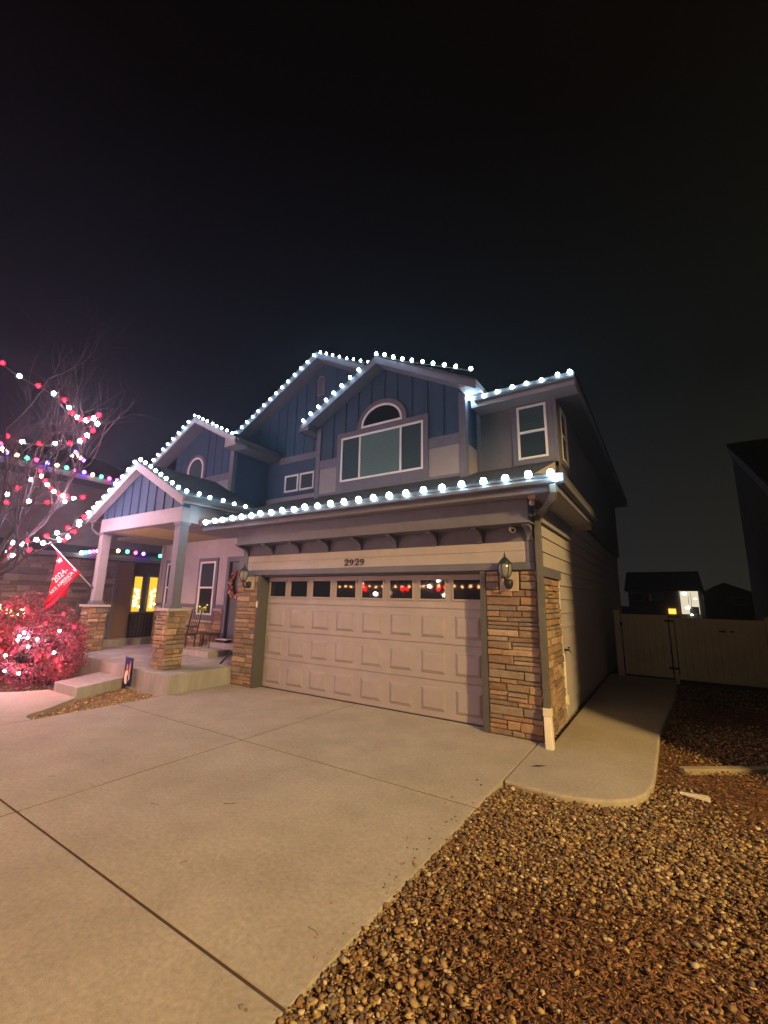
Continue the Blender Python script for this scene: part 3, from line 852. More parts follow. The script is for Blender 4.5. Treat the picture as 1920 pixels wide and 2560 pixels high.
# triple window with arch above
bw = window(1.128, 3.302, 4.461, 5.529, 1.125, False, M['pane_shade'], None, fw=.045, label='wide three-part bay window')
for o in list(bw.children): bpy.data.objects.remove(o)
for xm in (1.128 + .545, 3.302 - .545):
    box('mullion', xm - .022, xm + .022, 1.098, 1.13, 4.506, 5.484, M['white'], bw, .003)
for a, b, mt in ((1.173, 1.651, 'pane_shade2'), (1.695, 2.735, 'pane_shade'), (2.779, 3.257, 'pane_shade2')):
    box('pane', a, b, 1.118, 1.127, 4.506, 5.484, M[mt], bw)
mb = MB()
mb.box(1.01, 1.126, 1.095, 1.139, 4.26, 5.655).box(3.304, 3.42, 1.095, 1.139, 4.26, 5.655)
mb.box(1.126, 3.304, 1.095, 1.139, 4.26, 4.459).box(1.126, 3.304, 1.095, 1.139, 5.531, 5.655)
mb.build('casing', M['trim'], bw, bevel=.004)
def arch_ring(cx, z0, zs, hw, rise, t, y0, y1, n=18, foot=True):
    """ring of an arch: legs z0..zs, elliptical head rise over half width hw, thickness t"""
    mb = MB()
    def pts(h, r, base):
        P = [(cx - h, base), (cx - h, zs)]
        for i in range(1, n):
            a = math.pi - math.pi * i / n
            P.append((cx + h * math.cos(a), zs + r * math.sin(a)))
        P += [(cx + h, zs), (cx + h, base)]
        return P
    o, i_ = pts(hw, rise, z0), pts(hw - t, rise - t, z0 + (t if foot else 0))
    k = len(o)
    vs = [(x, y0, z) for x, z in o] + [(x, y0, z) for x, z in i_] + [(x, y1, z) for x, z in o] + [(x, y1, z) for x, z in i_]
    fs = []
    rng_ = range(k) if foot else range(k - 1)
    for a in rng_:
        b = (a + 1) % k
        fs += [(a, b, b + k, a + k), (a + 2 * k, a + 3 * k, b + 3 * k, b + 2 * k), (a, a + 2 * k, b + 2 * k, b), (a + k, b + k, b + 3 * k, a + 3 * k)]
    mb.add(vs, fs)
    return mb, i_
mb, inner = arch_ring(2.242, 5.665, 5.70, .545, .455, .045, 1.098, 1.13)
aw = mb.build('arched_window', M['white'], H)
MB().prism(inner, 'y', 1.118, 1.127).build('pane', M['pane_dark'], aw)
mb, _ = arch_ring(2.242, 5.657, 5.70, .655, .565, .108, 1.104, 1.139, foot=False)
mb.build('arch_casing', M['trim'], aw)
for x in (.83, 1.20, 1.565, 1.93, 2.29, 2.63, 3.0, 3.375, 3.745):
    z0 = 5.092
    if 1.0 < x < 3.43: z0 = 5.658
    dx = abs(x - 2.242)
    if dx < .655: z0 = 5.70 + .565 * math.sqrt(max(0, 1 - (dx / .655) ** 2)) + .004
    if z0 < BG(x, 7.0) - .05:
        hb('batten', x - .02, x + .02, 1.118, 1.14, z0, BG(x, 7.0) - .01, M['blue'])
courses('bay_roof', (4.60, 8, BG(4.60, 7.16)), (4.60, .76, BG(4.60, 7.16)), (2.285, .76, 7.16), (2.285, 8, 7.16), 12)
courses('bay_roof', (.02, .76, BG(.02, 7.16)), (.02, 1.95, BG(.02, 7.16)), (2.285, 1.95, 7.16), (2.285, .76, 7.16), 12)
rake('rake_trim', .05, BG(.05, 7.15), 2.284, 7.15, .78, .82, .17, M['trim'])
rake('rake_trim', 2.286, 7.15, 4.58, BG(4.58, 7.15), .78, .82, .17, M['trim'])
rake('rake_soffit', .36, BG(.36, 7.02), 2.284, 7.02, .821, 1.139, .02, M['trim'])
rake('rake_soffit', 2.286, 7.02, 4.21, BG(4.21, 7.02), .821, 1.139, .02, M['trim'])
MB().prism([(.05, 5.82), (.33, 5.82), (.33, 6.10), (.05, 5.95)], 'y', .79, 1.40).build('eave_return', M['trim'], H, bevel=.004)
MB().prism([(4.24, 5.86), (4.57, 5.86), (4.57, 5.92), (4.24, 6.10)], 'y', .79, 1.22).build('eave_return', M['trim_light'], H, bevel=.004)
hb('soffit', 4.24, 4.56, 1.22, 1.75, 5.90, 5.93, M['white'])  # made white to put the bulbs' light into its colour
hb('fascia', 4.562, 4.60, .79, 1.75, 5.83, 5.95, M['trim_light'])
hb('fascia', .02, .048, .82, 1.9, 5.80, 5.94, M['trim'])

# right upper wing
hb('wing_wall', 4.2, 5.80, 1.76, 2.0, 3.7, 5.72, M['dim_tan_siding'])
hb('wing_wall', 5.68, 5.80, 2.0, 13.0, 3.60, 5.75, M['dim_tan_siding'])
hb('corner_trim', 5.69, 5.815, 1.735, 1.90, 4.30, 5.63, M['trim'], bevel=.004)
hb('corner_trim', 4.246, 4.33, 1.735, 1.759, 4.30, 5.63, M['trim'], bevel=.003)
hb('flashing', 4.25, 5.80, 1.735, 1.759, 4.20, 4.40, M['shingle'])
window(5.071, 5.633, 4.52, 5.614, 1.745, True, M['pane_shade2'], M['pane_blue'], split=5.07, fw=.045, tw=.105)
# window in the side wall (faces +x)
mb = MB()
mb.box(5.80, 5.835, 2.056, 2.10, 4.50, 5.60).box(5.80, 5.835, 2.585, 2.63, 4.50, 5.60)
mb.box(5.80, 5.835, 2.10, 2.585, 4.50, 4.545).box(5.80, 5.835, 2.10, 2.585, 5.555, 5.60)
sw_ = mb.build('window', M['white'], H, bevel=.003)
box('meeting_rail', 5.80, 5.83, 2.10, 2.585, 5.03, 5.075, M['white'], sw_)
box('pane', 5.802, 5.81, 2.10, 2.585, 5.075, 5.555, M['pane_dark'], sw_)
box('pane', 5.802, 5.808, 2.10, 2.585, 4.545, 5.03, M['pane_dark'], sw_)
MB().box(5.80, 5.822, 1.95, 2.054, 4.40, 5.70).box(5.80, 5.822, 2.632, 2.73, 4.40, 5.70).box(5.80, 5.822, 2.054, 2.632, 5.602, 5.70).box(5.80, 5.822, 2.054, 2.632, 4.40, 4.498).build('casing', M['trim'], sw_)
hb('soffit', 4.30, 6.22, 1.30, 1.757, 5.645, 5.67, M['trim_light'])
hb('soffit', 5.82, 6.22, 1.757, 13.0, 5.645, 5.67, M['trim_dark'])  # dark colour stands in for the shade under the side eave
hb('fascia', 4.30, 6.22, 1.275, 1.298, 5.62, 5.80, M['trim_light'])
hb('fascia', 6.222, 6.245, 1.275, 13.0, 5.62, 5.80, M['trim'])
MB().prism([(1.273, 5.70), (1.23, 5.69), (1.185, 5.71), (1.173, 5.75), (1.185, 5.78), (1.165, 5.805), (1.165, 5.815), (1.273, 5.815)], 'x', 4.40, 6.25).build('gutter', M['gutter'], H, bevel=.004)
courses('main_roof', (3.90, 1.22, 5.81), (6.27, 1.22, 5.81), (3.90, 3.59, 7.09), (3.90, 3.58, 7.085), 12)
courses('main_roof', (6.27, 1.22, 5.81), (6.27, 13, 5.81), (3.90, 13, 7.09), (3.90, 3.59, 7.09), 12)

# recessed main wall with big gable
MB().prism([(-5.3, 3.6), (4.2, 3.6), (4.2, 5.98), (-.36, 8.44), (-4.95, 5.98), (-5.3, 5.98)], 'y', 2.11, 2.30).build('main_wall', M['blue'], H)
BIGZ = lambda x, a: a - .538 * abs(x + .36)
courses('gable_roof', (2.28, 1.9, BIGZ(2.28, 8.60)), (2.28, 1.66, BIGZ(2.28, 8.60)), (-.36, 1.66, 8.60), (-.36, 1.9, 8.60), 14)
courses('gable_roof', (-5.4, 1.66, BIGZ(-5.4, 8.60)), (-5.4, 9.0, BIGZ(-5.4, 8.60)), (-.36, 9.0, 8.60), (-.36, 1.66, 8.60), 26)
courses('gable_roof', (2.28, 9.0, BIGZ(2.28, 8.60)), (2.28, 1.9, BIGZ(2.28, 8.60)), (-.36, 1.9, 8.60), (-.36, 9.0, 8.60), 14)
rake('rake_trim', -4.0, BIGZ(-4.0, 8.585), -.361, 8.585, 1.68, 1.72, .17, M['trim'])
rake('rake_trim', -.359, 8.585, 2.2, BIGZ(2.2, 8.585), 1.68, 1.72, .17, M['trim'])
rake('rake_soffit', -4.0, BIGZ(-4.0, 8.44), -.361, 8.44, 1.721, 2.109, .02, M['trim'])
rake('rake_soffit', -.359, 8.44, 2.2, BIGZ(2.2, 8.44), 1.721, 2.109, .02, M['trim'])
hb('belt_trim', -1.98, .35, 2.07, 2.109, 5.64, 5.83, M['trim'], bevel=.004)
hb('smooth_panel', -2.47, .35, 2.09, 2.109, 4.0, 4.64, M['smooth'])
for x in (-3.7, -3.3, -2.93, -2.56, -2.19, -1.82, -1.45, -1.08, -.71, .03, .40, .77, 1.14):
    hb('batten', x - .018, x + .018, 2.094, 2.11, 5.832 if x > -1.98 else 6.0, BIGZ(x, 8.40) - .02, M['blue'])
window(-1.71, -1.18, 4.77, 5.26, 2.095, True, M['pane_shade2'], None, fw=.045, tw=.03)
window(-1.12, -.59, 4.77, 5.26, 2.095, True, M['pane_shade2'], None, fw=.045, tw=.03)
# arched louvre
mb, inner = arch_ring(-.50, 7.50, 7.95, .13, .13, .022, 2.075, 2.10, 10)
lv = mb.build('gable_vent', M['trim_light'], H)
for i in range(11):
    z = 7.54 + i * .043
    hw = .108 if z < 7.93 else .07
    MB().hexa([(-.50 - hw, 2.076, z), (-.50 + hw, 2.076, z), (-.50 + hw, 2.082, z), (-.50 - hw, 2.082, z)],
              [(-.50 - hw, 2.10, z + .034), (-.50 + hw, 2.10, z + .034), (-.50 + hw, 2.106, z + .034), (-.50 - hw, 2.106, z + .034)]).build('louvre', M['trim_light'], lv)

# left gable wing
LG = lambda x, a: a - .515 * abs(x + 3.9)
MB().prism([(-5.3, 3.6), (-2.48, 3.6), (-2.48, LG(-2.48, 6.84)), (-3.9, 6.84), (-5.3, LG(-5.3, 6.84))], 'y', .86, 2.109).build('left_wing_wall', M['blue'], H)
hb('corner_trim', -2.60, -2.475, .83, .95, 4.3, 5.80, M['trim'], bevel=.004)
hb('corner_trim', -2.474, -2.46, .83, .95, 4.3, 5.80, M['trim'])
hb('belt_trim', -3.72, -2.602, .83, .859, 5.0, 5.19, M['trim'], bevel=.003)
hb('smooth_panel', -5.2, -2.602, .845, .859, 4.2, 4.998, M['smooth'])
for x in (-5.0, -4.66, -3.7, -3.36, -3.0, -2.72):
    hb('batten', x - .018, x + .018, .842, .86, 5.192, LG(x, 6.78), M['blue'])
mb, inner = arch_ring(-4.19, 4.7, 5.50, .375, .375, .045, .815, .85, 16)
aw2 = mb.build('arched_window', M['white'], H)
MB().prism(inner, 'y', .838, .848).build('pane', M['pane_shade2'], aw2)
mb, _ = arch_ring(-4.19, 4.69, 5.50, .46, .46, .083, .828, .859, 16, foot=False)
mb.build('arch_casing', M['trim'], aw2)
courses('left_wing_roof', (-1.93, 2.1, LG(-1.93, 6.985)), (-1.93, .42, LG(-1.93, 6.985)), (-3.9, .42, 6.985), (-3.9, 2.1, 6.985), 12)
courses('left_wing_roof', (-5.95, .42, LG(-5.95, 6.985)), (-5.95, 6, LG(-5.95, 6.985)), (-3.9, 6, 6.985), (-3.9, .42, 6.985), 12)
rake('rake_trim', -5.95, LG(-5.95, 6.97), -3.901, 6.97, .44, .48, .17, M['trim_light'])
rake('rake_trim', -3.899, 6.97, -1.95, LG(-1.95, 6.97), .44, .48, .17, M['trim_light'])
rake('rake_soffit', -5.85, LG(-5.85, 6.83), -3.901, 6.83, .481, .859, .02, M['trim'])
rake('rake_soffit', -3.899, 6.83, -2.0, LG(-2.0, 6.83), .481, .859, .02, M['trim'])
MB().prism([(-2.44, 5.78), (-1.96, 5.78), (-1.96, 5.86), (-2.44, 6.05)], 'y', .49, .85).build('eave_return', M['trim_light'], H, bevel=.004)
hb('fascia', -1.985, -1.955, .86, 2.109, 5.78, 5.95, M['trim'])
hb('gutter', -1.953, -1.87, .5, 2.109, 5.86, 5.95, M['gutter'], bevel=.01)
hb('soffit', -2.474, -1.987, .86, 2.109, 5.78, 5.80, M['trim'])

# downspout on the corner with a white adapter at the foot
def rect_pipe(name, pts, w, d, mat, parent=H):
    mb = MB()
    pts = [Vector(p) for p in pts]
    k = 0
    for i, p in enumerate(pts):
        dd = (pts[min(i + 1, len(pts) - 1)] - pts[max(i - 1, 0)]).normalized()
        a = Vector((0, 1, 0)) if abs(dd.y) < .9 else Vector((1, 0, 0))
        s = dd.cross(a).normalized(); a = s.cross(dd).normalized()
        for su, sv in ((-1, -1), (1, -1), (1, 1), (-1, 1)):
            mb.v.append(tuple(p + s * su * w / 2 + a * sv * d / 2))
    for i in range(len(pts) - 1):
        for j in range(4):
            mb.f.append((i * 4 + j, i * 4 + (j + 1) % 4, i * 4 + 4 + (j + 1) % 4, i * 4 + 4 + j))
    mb.f += [(0, 1, 2, 3), tuple(len(mb.v) - 4 + q for q in range(4))]
    return mb.build(name, mat, parent, bevel=.008)
rect_pipe('downspout', [(6.13, -.655, 3.34), (6.14, -.64, 3.24), (6.10, -.58, 3.16), (5.98, -.36, 3.10), (5.84, -.16, 3.05), (5.79, -.095, 2.98), (5.785, -.09, 2.80), (5.785, -.09, .44)], .085, .075, M['spout'])
mb = MB(); mb.box(5.735, 5.84, -.15, -.04, .36, .46)
mb.hexa([(5.775, -.27, .0), (5.875, -.27, .0), (5.875, -.17, .0), (5.775, -.17, .0)], [(5.742, -.145, .36), (5.832, -.145, .36), (5.832, -.045, .36), (5.742, -.045, .36)])
mb.build('spout_adapter', M['pvc'], H, bevel=.008)
MB().tube([(5.735, 1.46, 0.0), (5.735, 1.46, 1.0)], .014, 8).build('conduit', M['pvc'], H, smooth=True)
hb('conduit_box', 5.73, 5.77, 1.43, 1.49, .22, .36, M['pvc'])
MB().tube([(5.72, 1.60, 1.05), (5.80, 1.60, 1.05), (5.82, 1.60, 1.01)], .018, 8).tube([(5.79, 1.55, 1.09), (5.79, 1.65, 1.09)], .014, 6).build('hose_bib', M['black'], H)
MB().tube([(5.70, -.08, 3.27), (5.705, -.075, 2.70)], .012, 6).build('cable', M['black'], H)
MB().box(5.76, 5.86, -.46, -.36, 3.22, 3.275).lathe([(.0, -.09), (.035, -.075), (.04, -.03), (.02, 0)], (5.80, -.41, 3.22), 10).build('eave_socket', M['plate'], H)
# ================================================================== THINGS ON THE HOUSE
def text_mesh(s, size, mat, name, ext=.006, off=0.0, align='CENTER'):
    cu = bpy.data.curves.new(name, 'FONT')
    cu.body = s; cu.size = size; cu.extrude = ext; cu.offset = off
    cu.align_x = align; cu.align_y = 'CENTER'; cu.resolution_u = 3
    tmp = bpy.data.objects.new(name, cu)
    COL.objects.link(tmp)
    dg = bpy.context.evaluated_depsgraph_get()
    me = bpy.data.meshes.new_from_object(tmp.evaluated_get(dg))
    bpy.data.objects.remove(tmp)
    me.materials.clear(); me.materials.append(mat)
    return me

# house number 2929: serif numerals drawn as stroked outlines
def stroke(mb, pts, ws, y0, y1):
    n = len(pts)
    L, Rr = [], []
    for i in range(n):
        a, b = pts[max(i - 1, 0)], pts[min(i + 1, n - 1)]
        dx, dz = b[0] - a[0], b[1] - a[1]
        l = math.hypot(dx, dz) or 1
        nx, nz = -dz / l, dx / l
        w = ws[i] / 2
        L.append((pts[i][0] + nx * w, pts[i][1] + nz * w)); Rr.append((pts[i][0] - nx * w, pts[i][1] - nz * w))
    for i in range(n - 1):
        mb.prism([L[i], L[i + 1], Rr[i + 1], Rr[i]], 'y', y0, y1)
def digit(ch):
    P, Wd = [], []
    if ch == '2':
        for k in range(13):
            a = math.radians(170 - k * 21)
            P.append((.0 + .27 * math.cos(a), .70 + .27 * math.sin(a))); Wd.append(.08 + .13 * max(0, math.sin(math.radians(k * 15 - 10))))
        P += [(.02, .30), (-.18, .12), (-.27, .06)]; Wd += [.13, .09, .09]
        strokes = [(P, Wd), ([(-.29, .07), (-.1, .11), (.12, .05), (.26, .08), (.32, .24)], [.14, .17, .15, .12, .05]), ([(-.25, .68), (-.17, .66)], [.15, .10])]
    else:
        ring = []
        for k in range(17):
            a = math.radians(k * 22.5)
            ring.append((.24 * math.cos(a), .68 + .27 * math.sin(a)))
        rw = [.17 if abs(math.cos(math.radians(k * 22.5))) > .6 else .08 for k in range(17)]
        strokes = [(ring, rw), ([(.25, .68), (.24, .48), (.16, .25), (.0, .10), (-.20, .05)], [.17, .16, .13, .09, .06]), ([(-.24, .10), (-.14, .08)], [.13, .09])]
    return strokes
num = thing('house_number', 'dark metal house number 2929 on the tan band above the garage door', 'house number', (2.475, -.03, 2.42))
for i, ch in enumerate('2929'):
    mb = MB()
    cx = 2.295 + i * .120
    for P, Wd in digit(ch):
        stroke(mb, [(cx + x * .135, 2.425 + z * .115) for x, z in P], [w * .15 for w in Wd], -.045, -.032)
    mb.build('numeral', M['numeral'], num)

def lantern(cx, label):
    t = thing('wall_lantern', label, 'wall lantern', (cx, 0, 2.12), 'wall lanterns beside the garage door')
    box('mounting_block', cx - .135, cx + .135, -.045, -.006, 1.975, 2.255, M['plate'], t, .006)
    MB().lathe([(.0, -.075), (.035, -.07), (.062, -.03), (.068, .02), (.055, .06), (.0, .075)], (cx, -.06, 2.08), 14).build('back_plate', M['black'], t, smooth=True)
    MB().tube([(cx, -.06, 2.06), (cx, -.13, 2.02), (cx, -.20, 2.06), (cx, -.215, 2.13), (cx, -.205, 2.165)], [.022, .018, .016, .016, .03], 8).tube(
        [(cx, -.08, 2.10), (cx, -.15, 2.13), (cx, -.20, 2.165)], .009, 6).build('arm', M['black'], t, smooth=True)
    c = (cx, -.205, 2.165)
    MB().lathe([(.0, 0), (.05, .0), (.078, .05), (.094, .12), (.090, .175), (.078, .20), (.0, .20)], c, 18).build('glass', M['frosted'], t, smooth=True)
    cage = MB()
    for k in range(6):
        a = k * math.pi / 3 + .3
        cage.tube([(cx + r * math.cos(a), -.205 + r * math.sin(a), 2.165 + z) for r, z in ((.055, 0), (.083, .05), (.099, .12), (.095, .175), (.082, .205))], .0055, 4)
    cage.build('cage', M['black'], t)
    MB().lathe([(.055, -.012), (.058, .004), (.0, .008)], c, 14).lathe([(.0, .19), (.096, .197), (.090, .215), (.060, .25), (.030, .285), (.014, .295), (.012, .31), (.018, .322), (.008, .335), (.004, .37), (.0, .372)], c, 16).build('cap', M['black'], t, smooth=True)
    MB().lathe([(.0, .03), (.011, .03), (.011, .08), (.006, .10), (.0, .105)], (cx + .02, -.215, 2.165), 8).lathe([(.0, .03), (.011, .03), (.011, .08), (.006, .10), (.0, .105)], (cx - .025, -.195, 2.165), 8).build('candle', M['white'], t)
    return t
lantern(5.325, 'black coach lantern on the orange stone pier right of the garage door')
lantern(-.345, 'black coach lantern on the narrow stone pier left of the garage door')

t = thing('keypad', 'small beige keypad on the dark jamb left of the garage door', 'keypad', (-.04, -.035, 1.6))
box('keypad_body', -.068, -.018, -.062, -.037, 1.60, 1.745, M['plate'], t, .006)
box('keypad_cover', -.064, -.022, -.067, -.0625, 1.62, 1.72, M['white'], t, .003)

t = thing('security_camera', 'small white security camera under the corbels above the garage door', 'camera', (5.42, -.05, 2.86))
MB().box(5.34, 5.40, -.06, -.024, 2.84, 2.90).tube([(5.37, -.06, 2.87), (5.41, -.12, 2.88)], .012, 6).build('bracket', M['gutter'], t)
MB().tube([(5.40, -.08, 2.885), (5.45, -.16, 2.85)], [.038, .042], 12).build('housing', M['white'], t, smooth=False)
MB().tube([(5.45, -.161, 2.8495), (5.4515, -.163, 2.8485)], .026, 12).build('lens', M['black'], t)

# roofline strings of white bulbs
ROOF = [
    ('EAVE', EAVE + CORNER, 'white bulbs along the garage gutter below the upper windows', .046),
    ('BAY', BAY, 'white bulbs over the gable with the arched and triple window', .034),
    ('BIG', BIG, 'white bulbs over the tallest gable at the back', .029),
    ('LEFT', LEFT, 'white bulbs over the left upper gable with the small arched window', .029),
    ('PORCH', PORCH + PEAVE, 'white bulbs over the porch gable and down its right gutter', .036),
    ('UR', UR, 'white bulbs along the far right upper gutter above the tall window', .034)]
for nm, pts, lab, rad in ROOF:
    light_string('light_string', lab, pts, ['w'] * len(pts), rad, 'white light strings along the rooflines', wire_drop=(0, .02, -.04))

# wreath of autumn leaves
t = thing('wreath', 'autumn leaf wreath in rust and cream on the front door', 'wreath', (-2.40, 1.30, 2.14))
mb = MB()
mb.tube([(-2.40 + .26 * math.cos(a), 1.315, 2.14 + .31 * math.sin(a)) for a in [i * math.pi / 12 for i in range(25)]], .035, 6, cap=False)
mb.build('vine_ring', M['bark'], t)
def leaf_cluster(name, pos, size, cols, parent, seed, spread, label=None):
    r = np.random.default_rng(seed)
    n = len(pos)
    vs, fs, cs = [], [], []
    for i in range(n):
        p = np.array(pos[i])
        a = r.normal(size=3); a /= np.linalg.norm(a)
        b = r.normal(size=3); b -= a * (a @ b); b /= np.linalg.norm(b)
        s = size * r.uniform(.6, 1.3)
        k = len(vs)
        c = np.cross(a, b) * s * .25
        vs += [tuple(p - a * s), tuple(p - b * s * .55 + c), tuple(p + a * s), tuple(p + b * s * .55 + c)]
        fs += [(k, k + 1, k + 2), (k, k + 2, k + 3)]
        col = cols[r.integers(len(cols))]
        v = r.uniform(.75, 1.25)
        cs += [(col[0] * v, col[1] * v, col[2] * v, 1)] * 4
    me = bpy.data.meshes.new(name)
    me.from_pydata(vs, [], fs)
    at = me.color_attributes.new('col', 'FLOAT_COLOR', 'POINT')
    at.data.foreach_set('color', np.array(cs, dtype=np.float32).ravel())
    me.materials.append(M['leafy'])
    o = bpy.data.objects.new(name, me)
    link(o, parent)
    return o
r = random.Random(3)
pos = []
for i in range(420):
    a = r.uniform(0, 2 * math.pi); rr = r.uniform(.78, 1.28)
    pos.append((-2.40 + .26 * rr * math.cos(a), 1.29 - r.uniform(0, .08), 2.14 + .31 * rr * math.sin(a)))
wl = leaf_cluster('leaves', pos, .045, [(.42, .10, .07), (.55, .20, .12), (.60, .42, .30), (.30, .07, .06), (.45, .28, .15)], t, 5, 0)

# plant behind the window, on the sill
t = thing('window_plant', 'small yellow flowered plant at the foot of the window by the front door', 'plant', (-3.77, 1.285, 1.36))
MB().lathe([(.0, 0), (.035, 0), (.045, .06), (.0, .06)], (-3.77, 1.24, 1.35), 10).build('pot', M['stone_cap'], t)
pos = [(-3.77 + r.gauss(0, .085), 1.24 + r.uniform(-.03, .02), 1.45 + r.gauss(0, .035)) for _ in range(60)]
leaf_cluster('leaves', pos, .028, [(.55, .50, .10), (.20, .30, .06), (.65, .60, .25)], t, 8, 0)
box('sill_shelf', -3.95, -3.58, 1.20, 1.268, 1.335, 1.35, M['white'], t)

# side table, chair, pole, box on the porch
t = thing('side_table', 'low bronze side table on the step before the stone wall', 'table', (-3.05, .95, .515))
box('table_top', -3.42, -2.72, .80, 1.12, .835, .862, M['iron'], t, .006)
for x in (-3.39, -2.75):
    for y in (.83, 1.09):
        MB().tube([(x, y, .516), (x, y, .835)], .014, 6).build('leg', M['iron'], t)
for x in (-3.14, -3.06):
    MB().tube([(x, .83, .516), (x, .83, .835)], .010, 6).build('leg', M['iron'], t)
t = thing('porch_chair', 'dark metal porch chair half hidden behind the right stone pedestal', 'chair', (-3.55, .62, .36))
box('seat', -3.78, -3.34, .42, .84, .80, .825, M['iron'], t, .006)
for i in range(6):
    x = -3.74 + i * .075
    MB().tube([(x, .84, .82), (x, .93, 1.42)], .008, 5).build('back_slat', M['iron'], t)
MB().tube([(-3.78, .84, .82), (-3.78, .94, 1.46), (-3.34, .94, 1.46), (-3.34, .84, .82)], .014, 6).build('back_frame', M['iron'], t)
for x, y in ((-3.76, .44), (-3.36, .44), (-3.76, .82), (-3.36, .82)):
    MB().tube([(x, y, .405), (x, y, .80)], .014, 6).build('leg', M['iron'], t)
for x in (-3.78, -3.34):
    MB().tube([(x, .86, 1.03), (x, .46, 1.03), (x, .44, .82)], .014, 6).build('armrest', M['iron'], t)
t = thing('black_pole', 'black pole leaning on the porch beside the garage corner', 'pole', (-1.22, .06, .356))
MB().tube([(-1.225, .06, .352), (-1.16, .065, .41), (-.755, .10, .765)], [.022, .024, .014], 8).build('pole_shaft', M['black'], t, smooth=True)
t = thing('parcel', 'small white package lying at the front door sill', 'package', (-2.5, 1.12, .656))
box('carton', -2.72, -2.36, 1.00, 1.19, .657, .715, M['iron'], t, .004)
box('lid_flap', -2.76, -2.30, .99, 1.20, .716, .735, M['white'], t, .003)

# flag on the left column
t = thing('flag', 'red flag with white lettering hanging from a pole on the left porch column', 'flag', (-5.0, -1.10, 1.95))
base, tip = Vector((-5.0, -1.10, 1.96)), Vector((-5.0, -2.17, 3.00))
pd = (tip - base)
MB().tube([base, tip], .014, 8).lathe([(.0, -.03), (.026, -.01), (.026, .012), (.0, .03)], tip, 8).build('flag_pole', M['white'], t, smooth=True)
MB().tube([base, base + pd * .06], .026, 8).build('pole_bracket', M['gutter'], t)
# cloth: hoist along the pole, hanging down in a narrow fall
up_e = [(-2.045, 2.875), (-1.975, 2.69), (-1.985, 2.50), (-2.0, 2.30), (-2.015, 2.06), (-2.04, 1.82), (-2.065, 1.60), (-2.065, 1.50)]
lo_e = [(-1.43, 2.335), (-1.50, 2.24), (-1.585, 2.12), (-1.66, 2.00), (-1.74, 1.85), (-1.82, 1.70), (-1.93, 1.55), (-2.03, 1.455)]
NS, NT = 8, 16
vs, fs = [], []
for i in range(len(up_e)):
    for j in range(NT + 1):
        s = j / NT
        y = up_e[i][0] * (1 - s) + lo_e[i][0] * s; z = up_e[i][1] * (1 - s) + lo_e[i][1] * s
        fold = .016 * math.sin(s * 9 + i * .35) * (.2 + i * .12) + (.05 * max(0, s - .72) * (1 + .3 * i))
        vs.append((-5.0 + fold, y, z))
for i in range(len(up_e) - 1):
    for j in range(NT):
        a = i * (NT + 1) + j
        fs.append((a, a + 1, a + NT + 2, a + NT + 1))
def cloth(name, vs, fs, mat, parent, th=.003, smooth=True):
    me = bpy.data.meshes.new(name); me.from_pydata(vs, [], fs); me.materials.append(mat)
    me.polygons.foreach_set('use_smooth', [smooth] * len(me.polygons))
    o = bpy.data.objects.new(name, me); link(o, parent)
    s = o.modifiers.new('thick', 'SOLIDIFY'); s.thickness = th; s.offset = 0
    return o
cloth('flag_cloth', vs, fs, M['red_cloth'], t)
# loose corner that hangs behind
cloth('flag_corner', [(-5.02, -1.70, 1.92), (-5.02, -1.62, 2.06), (-5.03, -1.655, 1.72), (-5.02, -1.77, 1.74)], [(0, 1, 2, 3)], M['red_cloth'], t)
# lettering: run direction goes up towards the pole
run = Vector((0, 2.40 - 2.07, 0)).copy()
run = Vector((0, -1.75 + 2.0, 2.40 - 2.07)).normalized()
upd = Vector((0, -run.z, run.y))            # towards the outer edge
def flag_text(s, y, z, h, name='lettering', mat='white_print', squash=1.0, x=-4.972):
    me = text_mesh(s, h, M[mat], name, ext=.0012, off=h * .018)
    mt = Matrix((run * squash, upd, Vector((1, 0, 0)))).transposed().to_4x4()
    me.transform(Matrix.Translation((x, y, z)) @ mt)
    o = bpy.data.objects.new(name, me); link(o, t)
    return o
flag_text('2024-', -1.868, 2.250, .185, squash=.90)
flag_text('MP', -1.925, 2.595, .145, squash=.62)
flag_text('AKE AMERICA B', -1.790, 2.108, .112, squash=.95)
flag_text('* * * * *', -1.690, 2.105, .085, squash=.8)
MB().add([(-4.965, -2.055, 1.575), (-4.965, -2.035, 1.56), (-4.955, -1.50, 2.325), (-4.955, -1.475, 2.335)], [(0, 1, 2, 3)]).build('dark_stripe', M['stripe_dark'], t)  # plain dark strip along the lower side of the cloth

# small garden banner
t = thing('garden_banner', 'small navy yard banner with a cream and coral figure beside the porch step', 'banner', (-2.0, -1.56, 0))
MB().tube([(-2.09, -1.55, -.08), (-2.08, -1.55, .60)], .006, 6).tube([(-2.08, -1.55, .585), (-1.75, -1.56, .575)], .005, 6).build('banner_stand', M['iron'], t)
vs = []; fs = []
for i in range(7):
    for j in range(5):
        a, b = i / 6, j / 4
        vs.append((-2.07 + .29 * b + .015 * a * math.sin(b * 5), -1.556 + .02 * math.sin(b * 6 + a * 3) * a, .575 - .53 * a))
for i in range(6):
    for j in range(4):
        k = i * 5 + j
        fs.append((k, k + 1, k + 6, k + 5))
cloth('banner_cloth', vs, fs, M['navy_cloth'], t, .002)
def blob(name, pts, mat, y=-1.592):
    MB().prism(pts, 'y', y, y + .002).build(name, mat, t)
blob('printed_body', [(-1.985, .20), (-1.965, .12), (-1.92, .085), (-1.88, .10), (-1.885, .17), (-1.90, .22), (-1.875, .28), (-1.885, .34), (-1.92, .36), (-1.97, .32)], M['cream_print'])
blob('printed_cap', [(-1.945, .365), (-1.95, .42), (-1.925, .475), (-1.895, .44), (-1.89, .37)], M['coral_print'])
